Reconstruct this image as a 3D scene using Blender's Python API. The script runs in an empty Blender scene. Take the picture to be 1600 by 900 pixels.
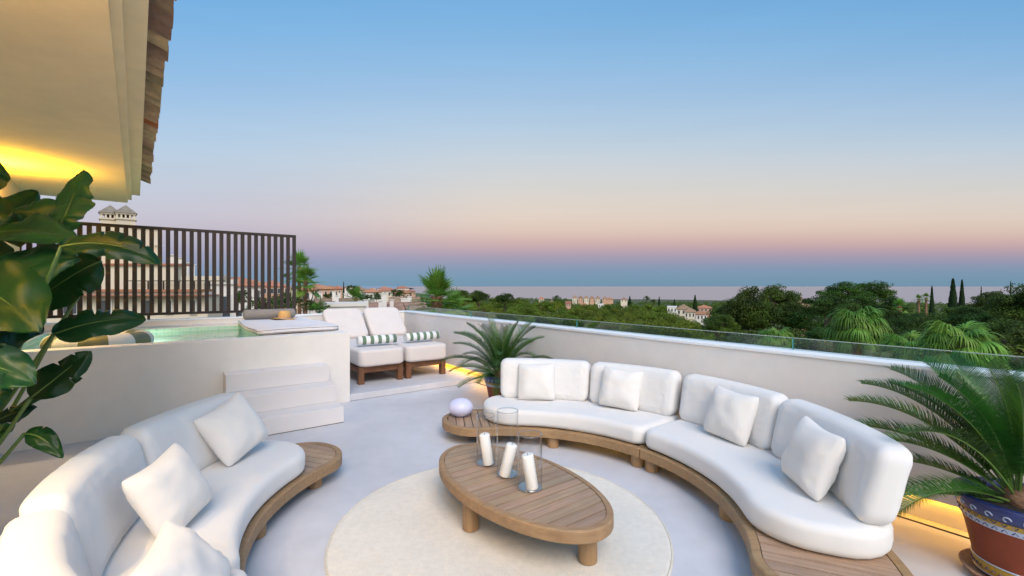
import bpy, math, random
import numpy as np
from mathutils import Vector, Matrix, noise
random.seed(7); np.random.seed(7)
S = bpy.context.scene; COL = S.collection
R = math.radians; PI = math.pi; sin = math.sin; cos = math.cos

# ---------------------------------------------------------------- camera, sky, sun, exposure
EYE = 1.7; F = 711.0
cam = bpy.data.objects.new('camera', bpy.data.cameras.new('camera')); COL.objects.link(cam)
cam.location = (0, 0, EYE); cam.rotation_euler = (R(90), 0, 0)
cam.data.sensor_width = 36; cam.data.lens = 16.0; cam.data.shift_y = -3.0/1600
cam.data.clip_start = 0.05; cam.data.clip_end = 120000
S.camera = cam
S.view_settings.view_transform = 'Standard'; S.view_settings.look = 'None'
S.view_settings.exposure = 0.47; S.view_settings.gamma = 1
S.render.use_simplify = False

def srgb(r, g, b, k=1.0):
    f = lambda c: (c/255/12.92 if c/255 <= .04045 else ((c/255+.055)/1.055)**2.4)*k
    return (f(r), f(g), f(b), 1)

W = bpy.data.worlds.new('World'); S.world = W; W.use_nodes = True
nt = W.node_tree; nt.nodes.clear()
def N(nt, t, **kw):
    n = nt.nodes.new(t)
    for k, v in kw.items(): setattr(n, k, v)
    return n
out = N(nt, 'ShaderNodeOutputWorld'); bg = N(nt, 'ShaderNodeBackground'); L = nt.links
tc = N(nt, 'ShaderNodeTexCoord'); sx = N(nt, 'ShaderNodeSeparateXYZ')
L.new(tc.outputs['Generated'], sx.inputs[0])
ymx = N(nt, 'ShaderNodeMath', operation='MAXIMUM'); ymx.inputs[1].default_value = .62; L.new(sx.outputs['Y'], ymx.inputs[0])
# the pink belt stands highest opposite the sunset (+y) and sinks to either side
rat = N(nt, 'ShaderNodeMath', operation='DIVIDE'); L.new(sx.outputs['Z'], rat.inputs[0]); L.new(ymx.outputs[0], rat.inputs[1])
asn = N(nt, 'ShaderNodeMath', operation='ARCTANGENT'); L.new(rat.outputs[0], asn.inputs[0])
mr = N(nt, 'ShaderNodeMapRange'); mr.inputs['From Min'].default_value = 0; mr.inputs['From Max'].default_value = R(45)
L.new(asn.outputs[0], mr.inputs['Value'])
def ramp(nt, stops):
    r = N(nt, 'ShaderNodeValToRGB'); e = r.color_ramp.elements
    r.color_ramp.interpolation = 'B_SPLINE'
    while len(e) < len(stops): e.new(.5)
    for i, (p, c) in enumerate(stops): e[i].position = p; e[i].color = c
    return r
KX = 1/2**0.37
# elevation in degrees -> dusk colour (belt of pink over the blue shadow of the earth)
east = [(0, (113,146,169)), (1.2, (119,150,174)), (2.4, (132,150,176)), (3.8, (166,154,174)), (5.0, (196,165,168)), (6.6, (216,191,179)), (8.6, (223,206,192)),
        (11.7, (213,209,203)), (15.5, (196,206,215)), (19, (178,201,221)), (23, (158,190,222)), (28, (132,180,221)), (33, (114,170,218)), (45, (88,148,206))]
rp = ramp(nt, [(a/45, srgb(*c, k=KX)) for a, c in east]); L.new(mr.outputs[0], rp.inputs[0])
# the afterglow side of the sky, behind the viewer
west = [(0, (236,176,128)), (6, (244,204,160)), (14, (232,214,196)), (26, (190,205,220)), (45, (110,160,210))]
rw = ramp(nt, [(a/45, srgb(*c, k=KX*2.1)) for a, c in west]); L.new(mr.outputs[0], rw.inputs[0])
az = N(nt, 'ShaderNodeMapRange', interpolation_type='SMOOTHSTEP'); az.inputs['From Min'].default_value = 0.1; az.inputs['From Max'].default_value = -0.9
L.new(sx.outputs['Y'], az.inputs['Value'])
# to the left the warm belt thins out into lilac grey
north = [(0, (116,148,174)), (1.2, (122,150,176)), (2.4, (138,152,180)), (3.8, (156,157,184)), (5.0, (170,166,188)), (6.6, (184,178,192)), (8.6, (193,188,200)),
        (11.7, (190,195,209)), (15.5, (182,200,217)), (19, (170,196,221)), (23, (152,187,221)), (28, (130,178,220)), (33, (112,169,217)), (45, (88,148,206))]
rl_ = ramp(nt, [(a/45, srgb(*c, k=KX)) for a, c in north]); L.new(mr.outputs[0], rl_.inputs[0])
azl = N(nt, 'ShaderNodeMapRange', interpolation_type='SMOOTHSTEP'); azl.inputs['From Min'].default_value = 0.05; azl.inputs['From Max'].default_value = -0.62
L.new(sx.outputs['X'], azl.inputs['Value'])
mn = N(nt, 'ShaderNodeMix', data_type='RGBA'); L.new(azl.outputs[0], mn.inputs[0]); L.new(rp.outputs[0], mn.inputs[6]); L.new(rl_.outputs[0], mn.inputs[7])
mx = N(nt, 'ShaderNodeMix', data_type='RGBA'); L.new(az.outputs[0], mx.inputs[0]); L.new(mn.outputs[2], mx.inputs[6]); L.new(rw.outputs[0], mx.inputs[7])
# slightly deeper blue towards the right, faint streaks of thin cloud
azx = N(nt, 'ShaderNodeMapRange'); azx.inputs['From Min'].default_value = -.7; azx.inputs['From Max'].default_value = .7
azx.inputs['To Min'].default_value = 1.03; azx.inputs['To Max'].default_value = 0.95
L.new(sx.outputs['X'], azx.inputs['Value'])
mp = N(nt, 'ShaderNodeMapping'); mp.inputs['Scale'].default_value = (1.2, 1.2, 22); L.new(tc.outputs['Generated'], mp.inputs[0])
nz = N(nt, 'ShaderNodeTexNoise'); nz.inputs['Scale'].default_value = 1.6; nz.inputs['Detail'].default_value = 4; L.new(mp.outputs[0], nz.inputs['Vector'])
nr = N(nt, 'ShaderNodeMapRange'); nr.inputs['From Min'].default_value = .3; nr.inputs['From Max'].default_value = .7
nr.inputs['To Min'].default_value = .988; nr.inputs['To Max'].default_value = 1.012; L.new(nz.outputs[0], nr.inputs['Value'])
ml = N(nt, 'ShaderNodeMath', operation='MULTIPLY'); L.new(azx.outputs[0], ml.inputs[0]); L.new(nr.outputs[0], ml.inputs[1])
L.new(mx.outputs[2], bg.inputs[0]); L.new(ml.outputs[0], bg.inputs[1]); L.new(bg.outputs[0], out.inputs[0])

sl = bpy.data.lights.new('afterglow_sun', 'SUN'); so = bpy.data.objects.new('afterglow_sun', sl); COL.objects.link(so)
sl.energy = 2.15; sl.angle = R(36); sl.color = (1.0, .87, .76)
so.rotation_euler = Vector((-.30, 1.0, -1.0)).to_track_quat('-Z', 'Y').to_euler()

# ---------------------------------------------------------------- helpers
def tag(o, label=None, cat=None, group=None, kind=None):
    if label: o['label'] = label
    if cat: o['category'] = cat
    if group: o['group'] = group
    if kind: o['kind'] = kind
    return o
def thing(name, label, cat, loc=(0, 0, 0), group=None, rz=0):
    o = bpy.data.objects.new(name, None); COL.objects.link(o); o.location = loc; o.rotation_euler = (0, 0, rz)
    o.empty_display_size = .2
    return tag(o, label, cat, group)
def UV(u, v, z=0): return Vector((.8*u-.6*v, .6*u+.8*v, z))
def at(px, py, Y): return Vector(((px-800)*Y/F, Y, EYE-(py-447)*Y/F))
def onz(px, py, z):
    Y = (EYE-z)*F/(py-447); return Vector(((px-800)*Y/F, Y, z))
A = Vector((.8, .6, 0)); B = Vector((-.6, .8, 0)); Z = Vector((0, 0, 1))

class MB:
    def __init__(s): s.v = []; s.f = []
    def add(s, vs, fs):
        n = len(s.v); s.v += [tuple(p) for p in vs]; s.f += [tuple(i+n for i in f) for f in fs]; return s
    def hexa(s, p):   # 8 points: bottom 4 ccw, top 4 ccw
        return s.add(p, [(3,2,1,0), (4,5,6,7), (0,1,5,4), (1,2,6,5), (2,3,7,6), (3,0,4,7)])
    def uv(s, u0, u1, v0, v1, z0, z1):
        return s.hexa([UV(u0,v0,z0), UV(u1,v0,z0), UV(u1,v1,z0), UV(u0,v1,z0), UV(u0,v0,z1), UV(u1,v0,z1), UV(u1,v1,z1), UV(u0,v1,z1)])
    def box(s, x0, x1, y0, y1, z0, z1, M=None):
        p = [Vector(q) for q in ((x0,y0,z0),(x1,y0,z0),(x1,y1,z0),(x0,y1,z0),(x0,y0,z1),(x1,y0,z1),(x1,y1,z1),(x0,y1,z1))]
        if M is not None: p = [M @ q for q in p]
        return s.hexa(p)
    def prism(s, poly, z0, z1):
        n = len(poly); vs = [(p[0], p[1], z0) for p in poly]+[(p[0], p[1], z1) for p in poly]
        fs = [tuple(range(n-1, -1, -1)), tuple(range(n, 2*n))]+[(i, (i+1) % n, (i+1) % n+n, i+n) for i in range(n)]
        return s.add(vs, fs)
    def lathe(s, prof, c=(0, 0, 0), n=32, M=None, caps=True):
        vs = []; fs = []; m = len(prof)
        for i in range(n):
            a = 2*PI*i/n
            for r, z in prof:
                q = Vector((r*cos(a), r*sin(a), z))
                if M is not None: q = M @ q
                vs.append(q+Vector(c))
        for i in range(n):
            j = (i+1) % n
            for k in range(m-1): fs.append((i*m+k, j*m+k, j*m+k+1, i*m+k+1))
        if caps:
            if prof[0][0] > 1e-5: fs.append(tuple(i*m for i in range(n-1, -1, -1)))
            if prof[-1][0] > 1e-5: fs.append(tuple(i*m+m-1 for i in range(n)))
        return s.add(vs, fs)
    def tube(s, path, rad, n=8):
        path = [Vector(p) for p in path]; m = len(path); vs = []; fs = []
        rr = rad if isinstance(rad, (list, tuple)) else [rad]*m
        for i, p in enumerate(path):
            d = (path[min(i+1, m-1)]-path[max(i-1, 0)]).normalized()
            a = d.cross(Z); a = a.normalized() if a.length > .05 else d.cross(Vector((1, 0, 0))).normalized()
            b = d.cross(a)
            for k in range(n):
                t = 2*PI*k/n; vs.append(p+(a*cos(t)+b*sin(t))*rr[i])
        for i in range(m-1):
            for k in range(n):
                j = (k+1) % n; fs.append((i*n+k, (i+1)*n+k, (i+1)*n+j, i*n+j))
        fs.append(tuple(range(n))); fs.append(tuple((m-1)*n+k for k in range(n-1, -1, -1)))
        return s.add(vs, fs)
    def cyl(s, c, r, z0, z1, n=24, bev=0.006):
        return s.lathe([(r-bev, z0), (r, z0+bev), (r, z1-bev), (r-bev, z1)], (c[0], c[1], 0), n)
def wloc(o):
    p = Vector((0, 0, 0))
    while o is not None: p += Vector(o.location); o = o.parent
    return p
def build(name, mb, mat, parent=None, smooth=False, local=False, bevel=0, auto=None):
    me = bpy.data.meshes.new(name)
    off = Vector((0, 0, 0)) if (parent is None or local) else wloc(parent)
    me.from_pydata([tuple(Vector(p)-off) for p in mb.v], [], mb.f); me.update()
    if mat: me.materials.append(mat)
    if smooth: me.polygons.foreach_set('use_smooth', [True]*len(me.polygons))
    o = bpy.data.objects.new(name, me); COL.objects.link(o)
    if parent is not None: o.parent = parent
    if bevel:
        b = o.modifiers.new('bevel', 'BEVEL'); b.width = bevel; b.segments = 2; b.limit_method = 'ANGLE'; b.angle_limit = R(40)
    if auto:
        try: me.set_sharp_from_angle(angle=R(auto))
        except Exception: pass
    return o
def fix_normals(o):
    import bmesh
    bm = bmesh.new(); bm.from_mesh(o.data); bmesh.ops.recalc_face_normals(bm, faces=bm.faces); bm.to_mesh(o.data); bm.free(); return o
def npmesh(name, co, quads, mat, smooth=False):
    me = bpy.data.meshes.new(name); n = len(co); m = len(quads)
    me.vertices.add(n); me.vertices.foreach_set('co', np.asarray(co, dtype=np.float32).ravel())
    me.loops.add(m*4); me.loops.foreach_set('vertex_index', np.asarray(quads, dtype=np.int32).ravel())
    me.polygons.add(m); me.polygons.foreach_set('loop_start', np.arange(0, m*4, 4, dtype=np.int32))
    me.materials.append(mat); me.update(calc_edges=True)
    if smooth: me.polygons.foreach_set('use_smooth', [True]*m)
    return me
def inst(name, me, parent=None, loc=(0, 0, 0), rot=(0, 0, 0), scale=(1, 1, 1)):
    o = bpy.data.objects.new(name, me); COL.objects.link(o); o.parent = parent
    o.location = loc; o.rotation_euler = rot; o.scale = scale; return o

# ---------------------------------------------------------------- materials
def mat(name, col, rough=.6, var=.08, nscale=3, bump=.0, bscale=40, rnd=0, spec=.5, emit=None, estr=0, stretch=(1,1,1), rot=0, col2=None,
        trans=0, sheen=0, detail=5, metallic=0, coat=0, bdist=.01, bdetail=3, var2=None, bump2=None):
    m = bpy.data.materials.new(name); m.use_nodes = True; t = m.node_tree; L = t.links
    p = t.nodes['Principled BSDF']; o = t.nodes['Material Output']
    p.inputs['Roughness'].default_value = rough; p.inputs['Specular IOR Level'].default_value = spec
    p.inputs['Metallic'].default_value = metallic; p.inputs['Coat Weight'].default_value = coat
    p.inputs['Sheen Weight'].default_value = sheen
    tc = N(t, 'ShaderNodeTexCoord'); mp = N(t, 'ShaderNodeMapping'); mp.inputs['Scale'].default_value = stretch
    mp0 = N(t, 'ShaderNodeMapping'); mp0.inputs['Rotation'].default_value = (0, 0, rot)
    L.new(tc.outputs['Object'], mp0.inputs[0]); L.new(mp0.outputs[0], mp.inputs[0])
    nz = N(t, 'ShaderNodeTexNoise'); nz.inputs['Scale'].default_value = nscale; nz.inputs['Detail'].default_value = detail
    L.new(mp.outputs[0], nz.inputs['Vector'])
    mr = N(t, 'ShaderNodeMapRange'); mr.inputs['From Min'].default_value = .3; mr.inputs['From Max'].default_value = .7
    L.new(nz.outputs[0], mr.inputs['Value'])
    mix = N(t, 'ShaderNodeMix', data_type='RGBA')
    c1 = col if len(col) == 4 else (*col, 1)
    if col2 is None: a = tuple(c*(1-var) for c in c1[:3])+(1,); b = tuple(min(c*(1+var), 1) for c in c1[:3])+(1,)
    else: a = c1; b = col2 if len(col2) == 4 else (*col2, 1)
    mix.inputs[6].default_value = a; mix.inputs[7].default_value = b; L.new(mr.outputs[0], mix.inputs[0])
    cur = mix.outputs[2]
    if var2:
        n2 = N(t, 'ShaderNodeTexNoise'); n2.inputs['Scale'].default_value = var2[0]; n2.inputs['Detail'].default_value = 3; L.new(tc.outputs['Object'], n2.inputs['Vector'])
        r2 = N(t, 'ShaderNodeMapRange'); r2.inputs['From Min'].default_value = .3; r2.inputs['From Max'].default_value = .7
        r2.inputs['To Min'].default_value = 1-var2[1]; r2.inputs['To Max'].default_value = 1+var2[1]; L.new(n2.outputs[0], r2.inputs['Value'])
        h2 = N(t, 'ShaderNodeHueSaturation'); L.new(r2.outputs[0], h2.inputs['Value']); L.new(cur, h2.inputs['Color']); cur = h2.outputs[0]
    if rnd:
        oi = N(t, 'ShaderNodeObjectInfo'); r = N(t, 'ShaderNodeMapRange')
        r.inputs['To Min'].default_value = 1-rnd; r.inputs['To Max'].default_value = 1+rnd
        L.new(oi.outputs['Random'], r.inputs['Value'])
        h = N(t, 'ShaderNodeHueSaturation'); L.new(r.outputs[0], h.inputs['Value']); L.new(cur, h.inputs['Color'])
        r3 = N(t, 'ShaderNodeMapRange'); r3.inputs['To Min'].default_value = .5-.03*rnd*3; r3.inputs['To Max'].default_value = .5+.02*rnd*3
        ms = N(t, 'ShaderNodeMath', operation='MULTIPLY'); ms.inputs[1].default_value = 7.31
        mf = N(t, 'ShaderNodeMath', operation='FRACT'); L.new(oi.outputs['Random'], ms.inputs[0]); L.new(ms.outputs[0], mf.inputs[0])
        L.new(mf.outputs[0], r3.inputs['Value']); L.new(r3.outputs[0], h.inputs['Hue'])
        cur = h.outputs[0]
    L.new(cur, p.inputs['Base Color'])
    if bump:
        n3 = N(t, 'ShaderNodeTexNoise'); n3.inputs['Scale'].default_value = bscale; n3.inputs['Detail'].default_value = bdetail
        L.new(mp.outputs[0], n3.inputs['Vector'])
        bp = N(t, 'ShaderNodeBump'); bp.inputs['Strength'].default_value = bump; bp.inputs['Distance'].default_value = bdist
        L.new(n3.outputs[0], bp.inputs['Height']); L.new(bp.outputs[0], p.inputs['Normal'])
        if bump2:
            n4 = N(t, 'ShaderNodeTexNoise'); n4.inputs['Scale'].default_value = bump2[0]; n4.inputs['Detail'].default_value = 2; n4.inputs['Distortion'].default_value = 1.2
            L.new(tc.outputs['Object'], n4.inputs['Vector']); b4 = N(t, 'ShaderNodeBump'); b4.inputs['Strength'].default_value = bump2[1]; b4.inputs['Distance'].default_value = bump2[2]
            L.new(n4.outputs[0], b4.inputs['Height']); L.new(b4.outputs[0], bp.inputs['Normal'])
    if emit: p.inputs['Emission Color'].default_value = emit; p.inputs['Emission Strength'].default_value = estr
    if trans:
        tr = N(t, 'ShaderNodeBsdfTranslucent'); L.new(cur, tr.inputs[0]); ms = N(t, 'ShaderNodeMixShader'); ms.inputs[0].default_value = trans
        L.new(p.outputs[0], ms.inputs[1]); L.new(tr.outputs[0], ms.inputs[2]); L.new(ms.outputs[0], o.inputs[0])
    return m
def glassmat(name, tint, rough=.0, fres=1.45, bump=0, bscale=8, scale_f=1.0):
    m = bpy.data.materials.new(name); m.use_nodes = True; t = m.node_tree; L = t.links; t.nodes.clear()
    o = N(t, 'ShaderNodeOutputMaterial'); tr = N(t, 'ShaderNodeBsdfTransparent'); tr.inputs[0].default_value = tint
    g = N(t, 'ShaderNodeBsdfGlossy'); g.inputs['Roughness'].default_value = rough
    f = N(t, 'ShaderNodeLayerWeight'); f.inputs['Blend'].default_value = .5; ms = N(t, 'ShaderNodeMixShader')
    pw = N(t, 'ShaderNodeMath', operation='POWER'); pw.inputs[1].default_value = 4.0; L.new(f.outputs['Facing'], pw.inputs[0])
    ma = N(t, 'ShaderNodeMath', operation='MULTIPLY_ADD'); ma.inputs[1].default_value = .85; ma.inputs[2].default_value = ((fres-1)/(fres+1))**2; L.new(pw.outputs[0], ma.inputs[0])
    mu = N(t, 'ShaderNodeMath', operation='MULTIPLY'); mu.inputs[1].default_value = scale_f; L.new(ma.outputs[0], mu.inputs[0])
    L.new(mu.outputs[0], ms.inputs[0]); L.new(tr.outputs[0], ms.inputs[1]); L.new(g.outputs[0], ms.inputs[2]); L.new(ms.outputs[0], o.inputs[0])
    if bump:
        tc = N(t, 'ShaderNodeTexCoord'); n3 = N(t, 'ShaderNodeTexNoise'); n3.inputs['Scale'].default_value = bscale; L.new(tc.outputs['Object'], n3.inputs['Vector'])
        bp = N(t, 'ShaderNodeBump'); bp.inputs['Strength'].default_value = bump; bp.inputs['Distance'].default_value = .02
        L.new(n3.outputs[0], bp.inputs['Height']); L.new(bp.outputs[0], g.inputs['Normal'])
    return m
def emat(name, col, s):
    m = bpy.data.materials.new(name); m.use_nodes = True; p = m.node_tree.nodes['Principled BSDF']
    p.inputs['Base Color'].default_value = (.8, .7, .5, 1); p.inputs['Emission Color'].default_value = col; p.inputs['Emission Strength'].default_value = s
    return m
M_floor = mat('microcement_floor', (.565, .565, .60), .42, .09, 1.1, .12, 45, var2=(7, .035), spec=.4, detail=8)  # microcement mottling, strengthened to paint in faint sheen patches
M_plast = mat('white_render', (.78, .74, .70), .85, .025, 1.1, .10, 55, var2=(7, .02), spec=.2)
M_plast2 = mat('wall_render', (.72, .685, .665), .85, .03, 1.1, .10, 55, var2=(7, .02), spec=.2)
M_step = mat('step_microcement', (.72, .69, .69), .6, .02, 2, .06, 60, spec=.3)
M_cap = mat('white_coping', (.80, .82, .85), .5, .02, 3, .05, 40)
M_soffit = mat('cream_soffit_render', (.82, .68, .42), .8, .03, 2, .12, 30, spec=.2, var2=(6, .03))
M_cush = mat('white_outdoor_fabric', (.70, .685, .675), .95, .012, 5, .35, 260, spec=.1, sheen=.25, bdist=.0025, bump2=(6, .22, .010))
M_pill = mat('white_linen_fabric', (.715, .69, .665), .95, .012, 5, .45, 190, spec=.1, sheen=.25, bdist=.003, bump2=(8, .22, .010))
M_lounge = mat('oatmeal_fabric', (.66, .60, .57), .95, .02, 6, .4, 300, spec=.1, sheen=.2, bdist=.0025)
M_mat = mat('pale_mat_fabric', (.72, .70, .72), .95, .02, 6, .4, 300, spec=.1, bdist=.002)
M_piping = mat('taupe_piping', (.22, .15, .10), .9, .05)
M_roll = mat('grey_bolster', (.24, .22, .205), .8, .05, 8, .2, 200)
M_rug = mat('cream_rug', (.74, .69, .61), 1, .05, 26, .7, 120, spec=.05, var2=(2.2, .035), bdist=.008, sheen=.2)
M_rugb = mat('rug_binding', (.68, .62, .52), 1, .05, 30, .5, 90)
def wood(name, ang, c1=(.41, .29, .195), c2=(.30, .20, .13), rnd=.10):
    return mat(name, c1, .55, 0, 2.6, .25, 9, rnd=rnd, col2=c2, stretch=(1.1, 16, 16), rot=-ang, spec=.3, detail=8, bdist=.003, bdetail=6, var2=(5, .08))
M_wood = wood('weathered_teak', math.atan2(.6, .8)); M_woodrim = wood('teak_rim', 0, (.36, .235, .125), (.275, .17, .088), .03)
M_woodleg = mat('teak_leg', (.36, .225, .11), .5, 0, 2.5, .2, 9, col2=(.27, .16, .075), stretch=(12, 12, 1), rnd=.06, bdist=.003)
M_dwood = mat('dark_teak', (.20, .095, .04), .5, 0, 3, .2, 9, col2=(.12, .05, .02), stretch=(3, 3, 3), rnd=.1)
M_gap = mat('dark_gap', (.035, .022, .014), .9)
M_fence = mat('dark_bronze_aluminium', (.030, .020, .018), .45, .05, rnd=.1, spec=.4)
M_glassp = glassmat('balustrade_glass', (.88, .94, .93, 1), fres=1.6); M_glassedge = mat('glass_edge_green', (.06, .28, .26), .15, .02, spec=.8)
M_tumbler = glassmat('clear_glass', (.992, .995, .996, 1), fres=1.42, scale_f=1.15)
M_tumbler2 = glassmat('clear_glass_rim', (.97, .98, .985, 1), fres=2.6, scale_f=1.4, rough=.25)
M_wax = mat('white_wax', (.90, .88, .84), .5, .02, 4, .1, 20, spec=.4)
M_wick = mat('wick', (.03, .03, .03), .9)
M_egg = mat('white_lamp_shell', (.56, .57, .74), .35, .01, emit=(.55, .55, 1, 1), estr=.06)
M_led = emat('warm_led', (1, .47, .02, 1), 9.0)
M_bulb = emat('warm_bulb', (1, .62, .16, 1), 30.0)
M_brass = mat('brushed_brass', (.55, .36, .12), .3, .05, metallic=1)
M_terra = mat('terracotta', (.21, .040, .013), .55, .12, 5, .15, 30, spec=.4, var2=(12, .08))
M_blue = mat('blue_glaze', (.010, .022, .13), .3, .15, 12, spec=.6, coat=.3)
M_white = mat('white_glaze', (.40, .45, .58), .3, .05, 12, coat=.3); M_yel = mat('yellow_glaze', (.38, .23, .015), .35, .15, 14, coat=.3)
M_soil = mat('dark_soil', (.012, .009, .007), .95, .3, 30, .8, 60)
M_frond = mat('cycad_green', (.014, .060, .010), .35, 0, 5, col2=(.050, .165, .018), rnd=.28, trans=.22, spec=.5)
M_rachis = mat('cycad_rachis', (.09, .17, .03), .5, .15)
M_banana = mat('broad_leaf_green', (.005, .034, .012), .38, 0, 3, .25, 50, col2=(.011, .066, .016), rnd=.3, trans=.08, spec=.28, stretch=(1, 1, 1), bdist=.004)
M_rib = mat('leaf_midrib', (.09, .16, .03), .4, .1)
M_stem = mat('leaf_stalk', (.06, .13, .03), .45, .15)
M_tile = mat('old_clay_tile', (.46, .32, .19), .9, 0, 6, .5, 25, col2=(.27, .19, .11), rnd=.32, bdist=.02, var2=(18, .2))
M_tileo = mat('orange_clay_tile', (.42, .13, .04), .9, .2, 8, .4, 25, bdist=.02, var2=(18, .15))
M_mortar = mat('lime_mortar', (.36, .32, .26), .95, .15, 12, .6, 30, bdist=.02)
M_straw = mat('straw', (.62, .36, .13), .8, .15, 50, .5, 120); M_band = mat('hat_band', (.50, .36, .28), .8, .05)
M_trunk = mat('palm_trunk', (.22, .12, .07), .9, .25, 4, .8, 9, stretch=(1, 1, 4), bdist=.05); M_bark = mat('pine_bark', (.10, .07, .05), .95, .2, 4, .5, 8)
def foliage(name, a, b, rnd=.25, trans=.25): return mat(name, a, .6, 0, .35, rnd=rnd, col2=b, trans=trans, spec=.2, detail=3, var2=(1.3, .35))
M_pine = foliage('pine_foliage', (.075, .120, .012), (.150, .205, .020))
M_pined = foliage('dark_pine_foliage', (.032, .066, .012), (.095, .140, .018))
M_broad = foliage('broadleaf_foliage', (.022, .062, .010), (.070, .130, .016)); M_cyp = foliage('cypress_foliage', (.012, .035, .012), (.030, .060, .016), .15)
M_far = foliage('far_wood_foliage', (.055, .090, .014), (.11, .150, .022)); M_palm = mat('fan_palm_green', (.085, .21, .028), .5, 0, 1.2, rnd=.25, col2=(.17, .32, .045), trans=.3, spec=.3)
M_shrub = foliage('shrub_foliage', (.05, .13, .015), (.10, .22, .03))

# ---------------------------------------------------------------- the ground, the sea, the far hills
def gz(x, y):
    r = math.hypot(x, y); a = math.atan2(x, max(y, .01) if y > 0 else y)
    P = [(0, -9.5), (40, -10.5), (90, -14), (150, -18.5), (300, -22), (500, -25), (900, -34), (1500, -48), (2100, -59), (2500, -64), (9000, -80)]
    z = P[-1][1]
    for (r0, z0), (r1, z1) in zip(P, P[1:]):
        if r <= r1: z = z0+(z1-z0)*(r-r0)/(r1-r0); break
    if y > 0:
        k = max(0, min(1, (math.degrees(-a)-8)/10))         # the coast runs on to the left
        zl = -9.5-min(r, 300)*.018-max(0, min(r, 5200)-300)*.0085 if r < 5600 else -52-(r-5600)*.02
        z = z*(1-k)+zl*k
    return z+noise.noise(Vector((x*.006, y*.006, 3)))*min(r*.01, 2.2)
m = MB(); rings = [0, 12, 25, 40, 60, 90, 130, 180, 240, 310, 400, 500, 650, 820, 1000, 1250, 1550, 1850, 2100, 2400, 2800, 3400, 4200, 5200, 6200, 7500]; na = 120
vs = []; fs = []
for r in rings:
    for k in range(na):
        a = 2*PI*k/na; vs.append((r*sin(a), r*cos(a), gz(r*sin(a), r*cos(a))))
for i in range(len(rings)-1):
    for k in range(na):
        j = (k+1) % na; fs.append((i*na+k, i*na+j, (i+1)*na+j, (i+1)*na+k))
m.add(vs, fs)
tag(build('ground', m, mat('dry_ground', (.085, .085, .035), .95, .35, .02, col2=(.035, .055, .014)), smooth=True), kind='structure')
Msea = bpy.data.materials.new('sea_water'); Msea.use_nodes = True; t = Msea.node_tree; p = t.nodes['Principled BSDF']
p.inputs['Base Color'].default_value = (.33, .25, .24, 1); p.inputs['Roughness'].default_value = .34; p.inputs['IOR'].default_value = 1.33  # pinkish base colour carries the reflection of the dusk sky
tcn = N(t, 'ShaderNodeTexCoord'); mpn = N(t, 'ShaderNodeMapping'); mpn.inputs['Scale'].default_value = (.0008, .006, 1)
nn = N(t, 'ShaderNodeTexNoise'); nn.inputs['Scale'].default_value = 1; nn.inputs['Detail'].default_value = 5
t.links.new(tcn.outputs['Object'], mpn.inputs[0]); t.links.new(mpn.outputs[0], nn.inputs['Vector'])
mrn = N(t, 'ShaderNodeMapRange'); mrn.inputs['To Min'].default_value = .28; mrn.inputs['To Max'].default_value = .42
t.links.new(nn.outputs[0], mrn.inputs['Value']); t.links.new(mrn.outputs[0], p.inputs['Roughness'])
m = MB(); m.add([(-70000, -70000, -60), (70000, -70000, -60), (70000, 70000, -60), (-70000, 70000, -60)], [(0, 1, 2, 3)])
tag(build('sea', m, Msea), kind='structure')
M_hill = mat('hazed_far_hill', (.20, .27, .35), .95, .12, .001, col2=(.24, .29, .35))  # distance haze is put into this pale blue hill colour
m = MB(); vs = []; fs = []; n = 90
for i in range(n+1):
    px = -500+i*(1130/n); Y = 9000+1500*sin(i*.05); x = (px-800)*Y/F
    h = (34+26*noise.noise(Vector((i*.13, 0, 0)))+10*noise.noise(Vector((i*.5, 4, 0))))*max(.0, min(1, (655-px)/330))**.8
    h = EYE+h*1.2-14; h = max(h, -75)
    vs += [(x, Y-900, -80), (x, Y, h), (x*1.2, Y*1.2+1500, -80)]
for i in range(n): fs += [(i*3, i*3+3, i*3+4, i*3+1), (i*3+1, i*3+4, i*3+5, i*3+2)]
m.add(vs, fs); tag(build('hills', m, M_hill, smooth=True), kind='structure')

# ---------------------------------------------------------------- terrace
US, VF, VP_, VB = 4.3, 6.77, 2.106, 9.82      # right parapet face, pool front, pool end, back parapet face
m = MB(); m.uv(-7, 4.52, -6, 10.02, -.25, 0); tag(build('terrace_floor', m, M_floor), kind='structure')
m = MB(); m.uv(-6.9, 4.48, -5.9, 9.98, -11.5, -.25); tag(build('building_below', m, M_plast), kind='structure')
m = MB(); m.uv(VP_+.002, US+.098, 6.80, VB-.002, .004, .1); tag(build('raised_floor', m, M_floor, bevel=.006), kind='structure')

# right parapet with lit recess at its foot
PW = thing('parapet_wall', 'long pale parapet wall along the right side of the terrace with glowing recess at its foot', 'wall', UV(4.4, 2, 0))
m = MB(); m.uv(US, 4.52, -6, 10.02, .19, 1.10); build('wall', m, M_plast2, PW)
m = MB(); m.uv(US+.10, 4.52, -6, 9.85, .001, .189); build('recess_back', m, M_plast, PW)
m = MB(); m.uv(US-.012, 4.535, -6, 10.035, 1.10, 1.13); build('coping', m, M_cap, PW, bevel=.004)
m = MB(); m.uv(US+.055, US+.095, -5.9, 9.8, .176, .188); build('light_strip', m, M_led, PW)
m = MB(); m.uv(US-.012, US+.004, -6, 6.79, .001, .006); build('channel_edge', m, M_gap, PW)
BW = thing('parapet_wall', 'low white back parapet behind the two beige loungers and below the dark slat fence', 'wall', UV(1, 9.9, 0))
m = MB(); m.uv(-2.2, US-.013, VB, 10.018, -.1, 1.10); build('wall', m, M_plast, BW)
m = MB(); m.uv(-2.2, US-.013, VB-.012, 10.03, 1.10, 1.128); build('coping', m, M_cap, BW, bevel=.004)

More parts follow.
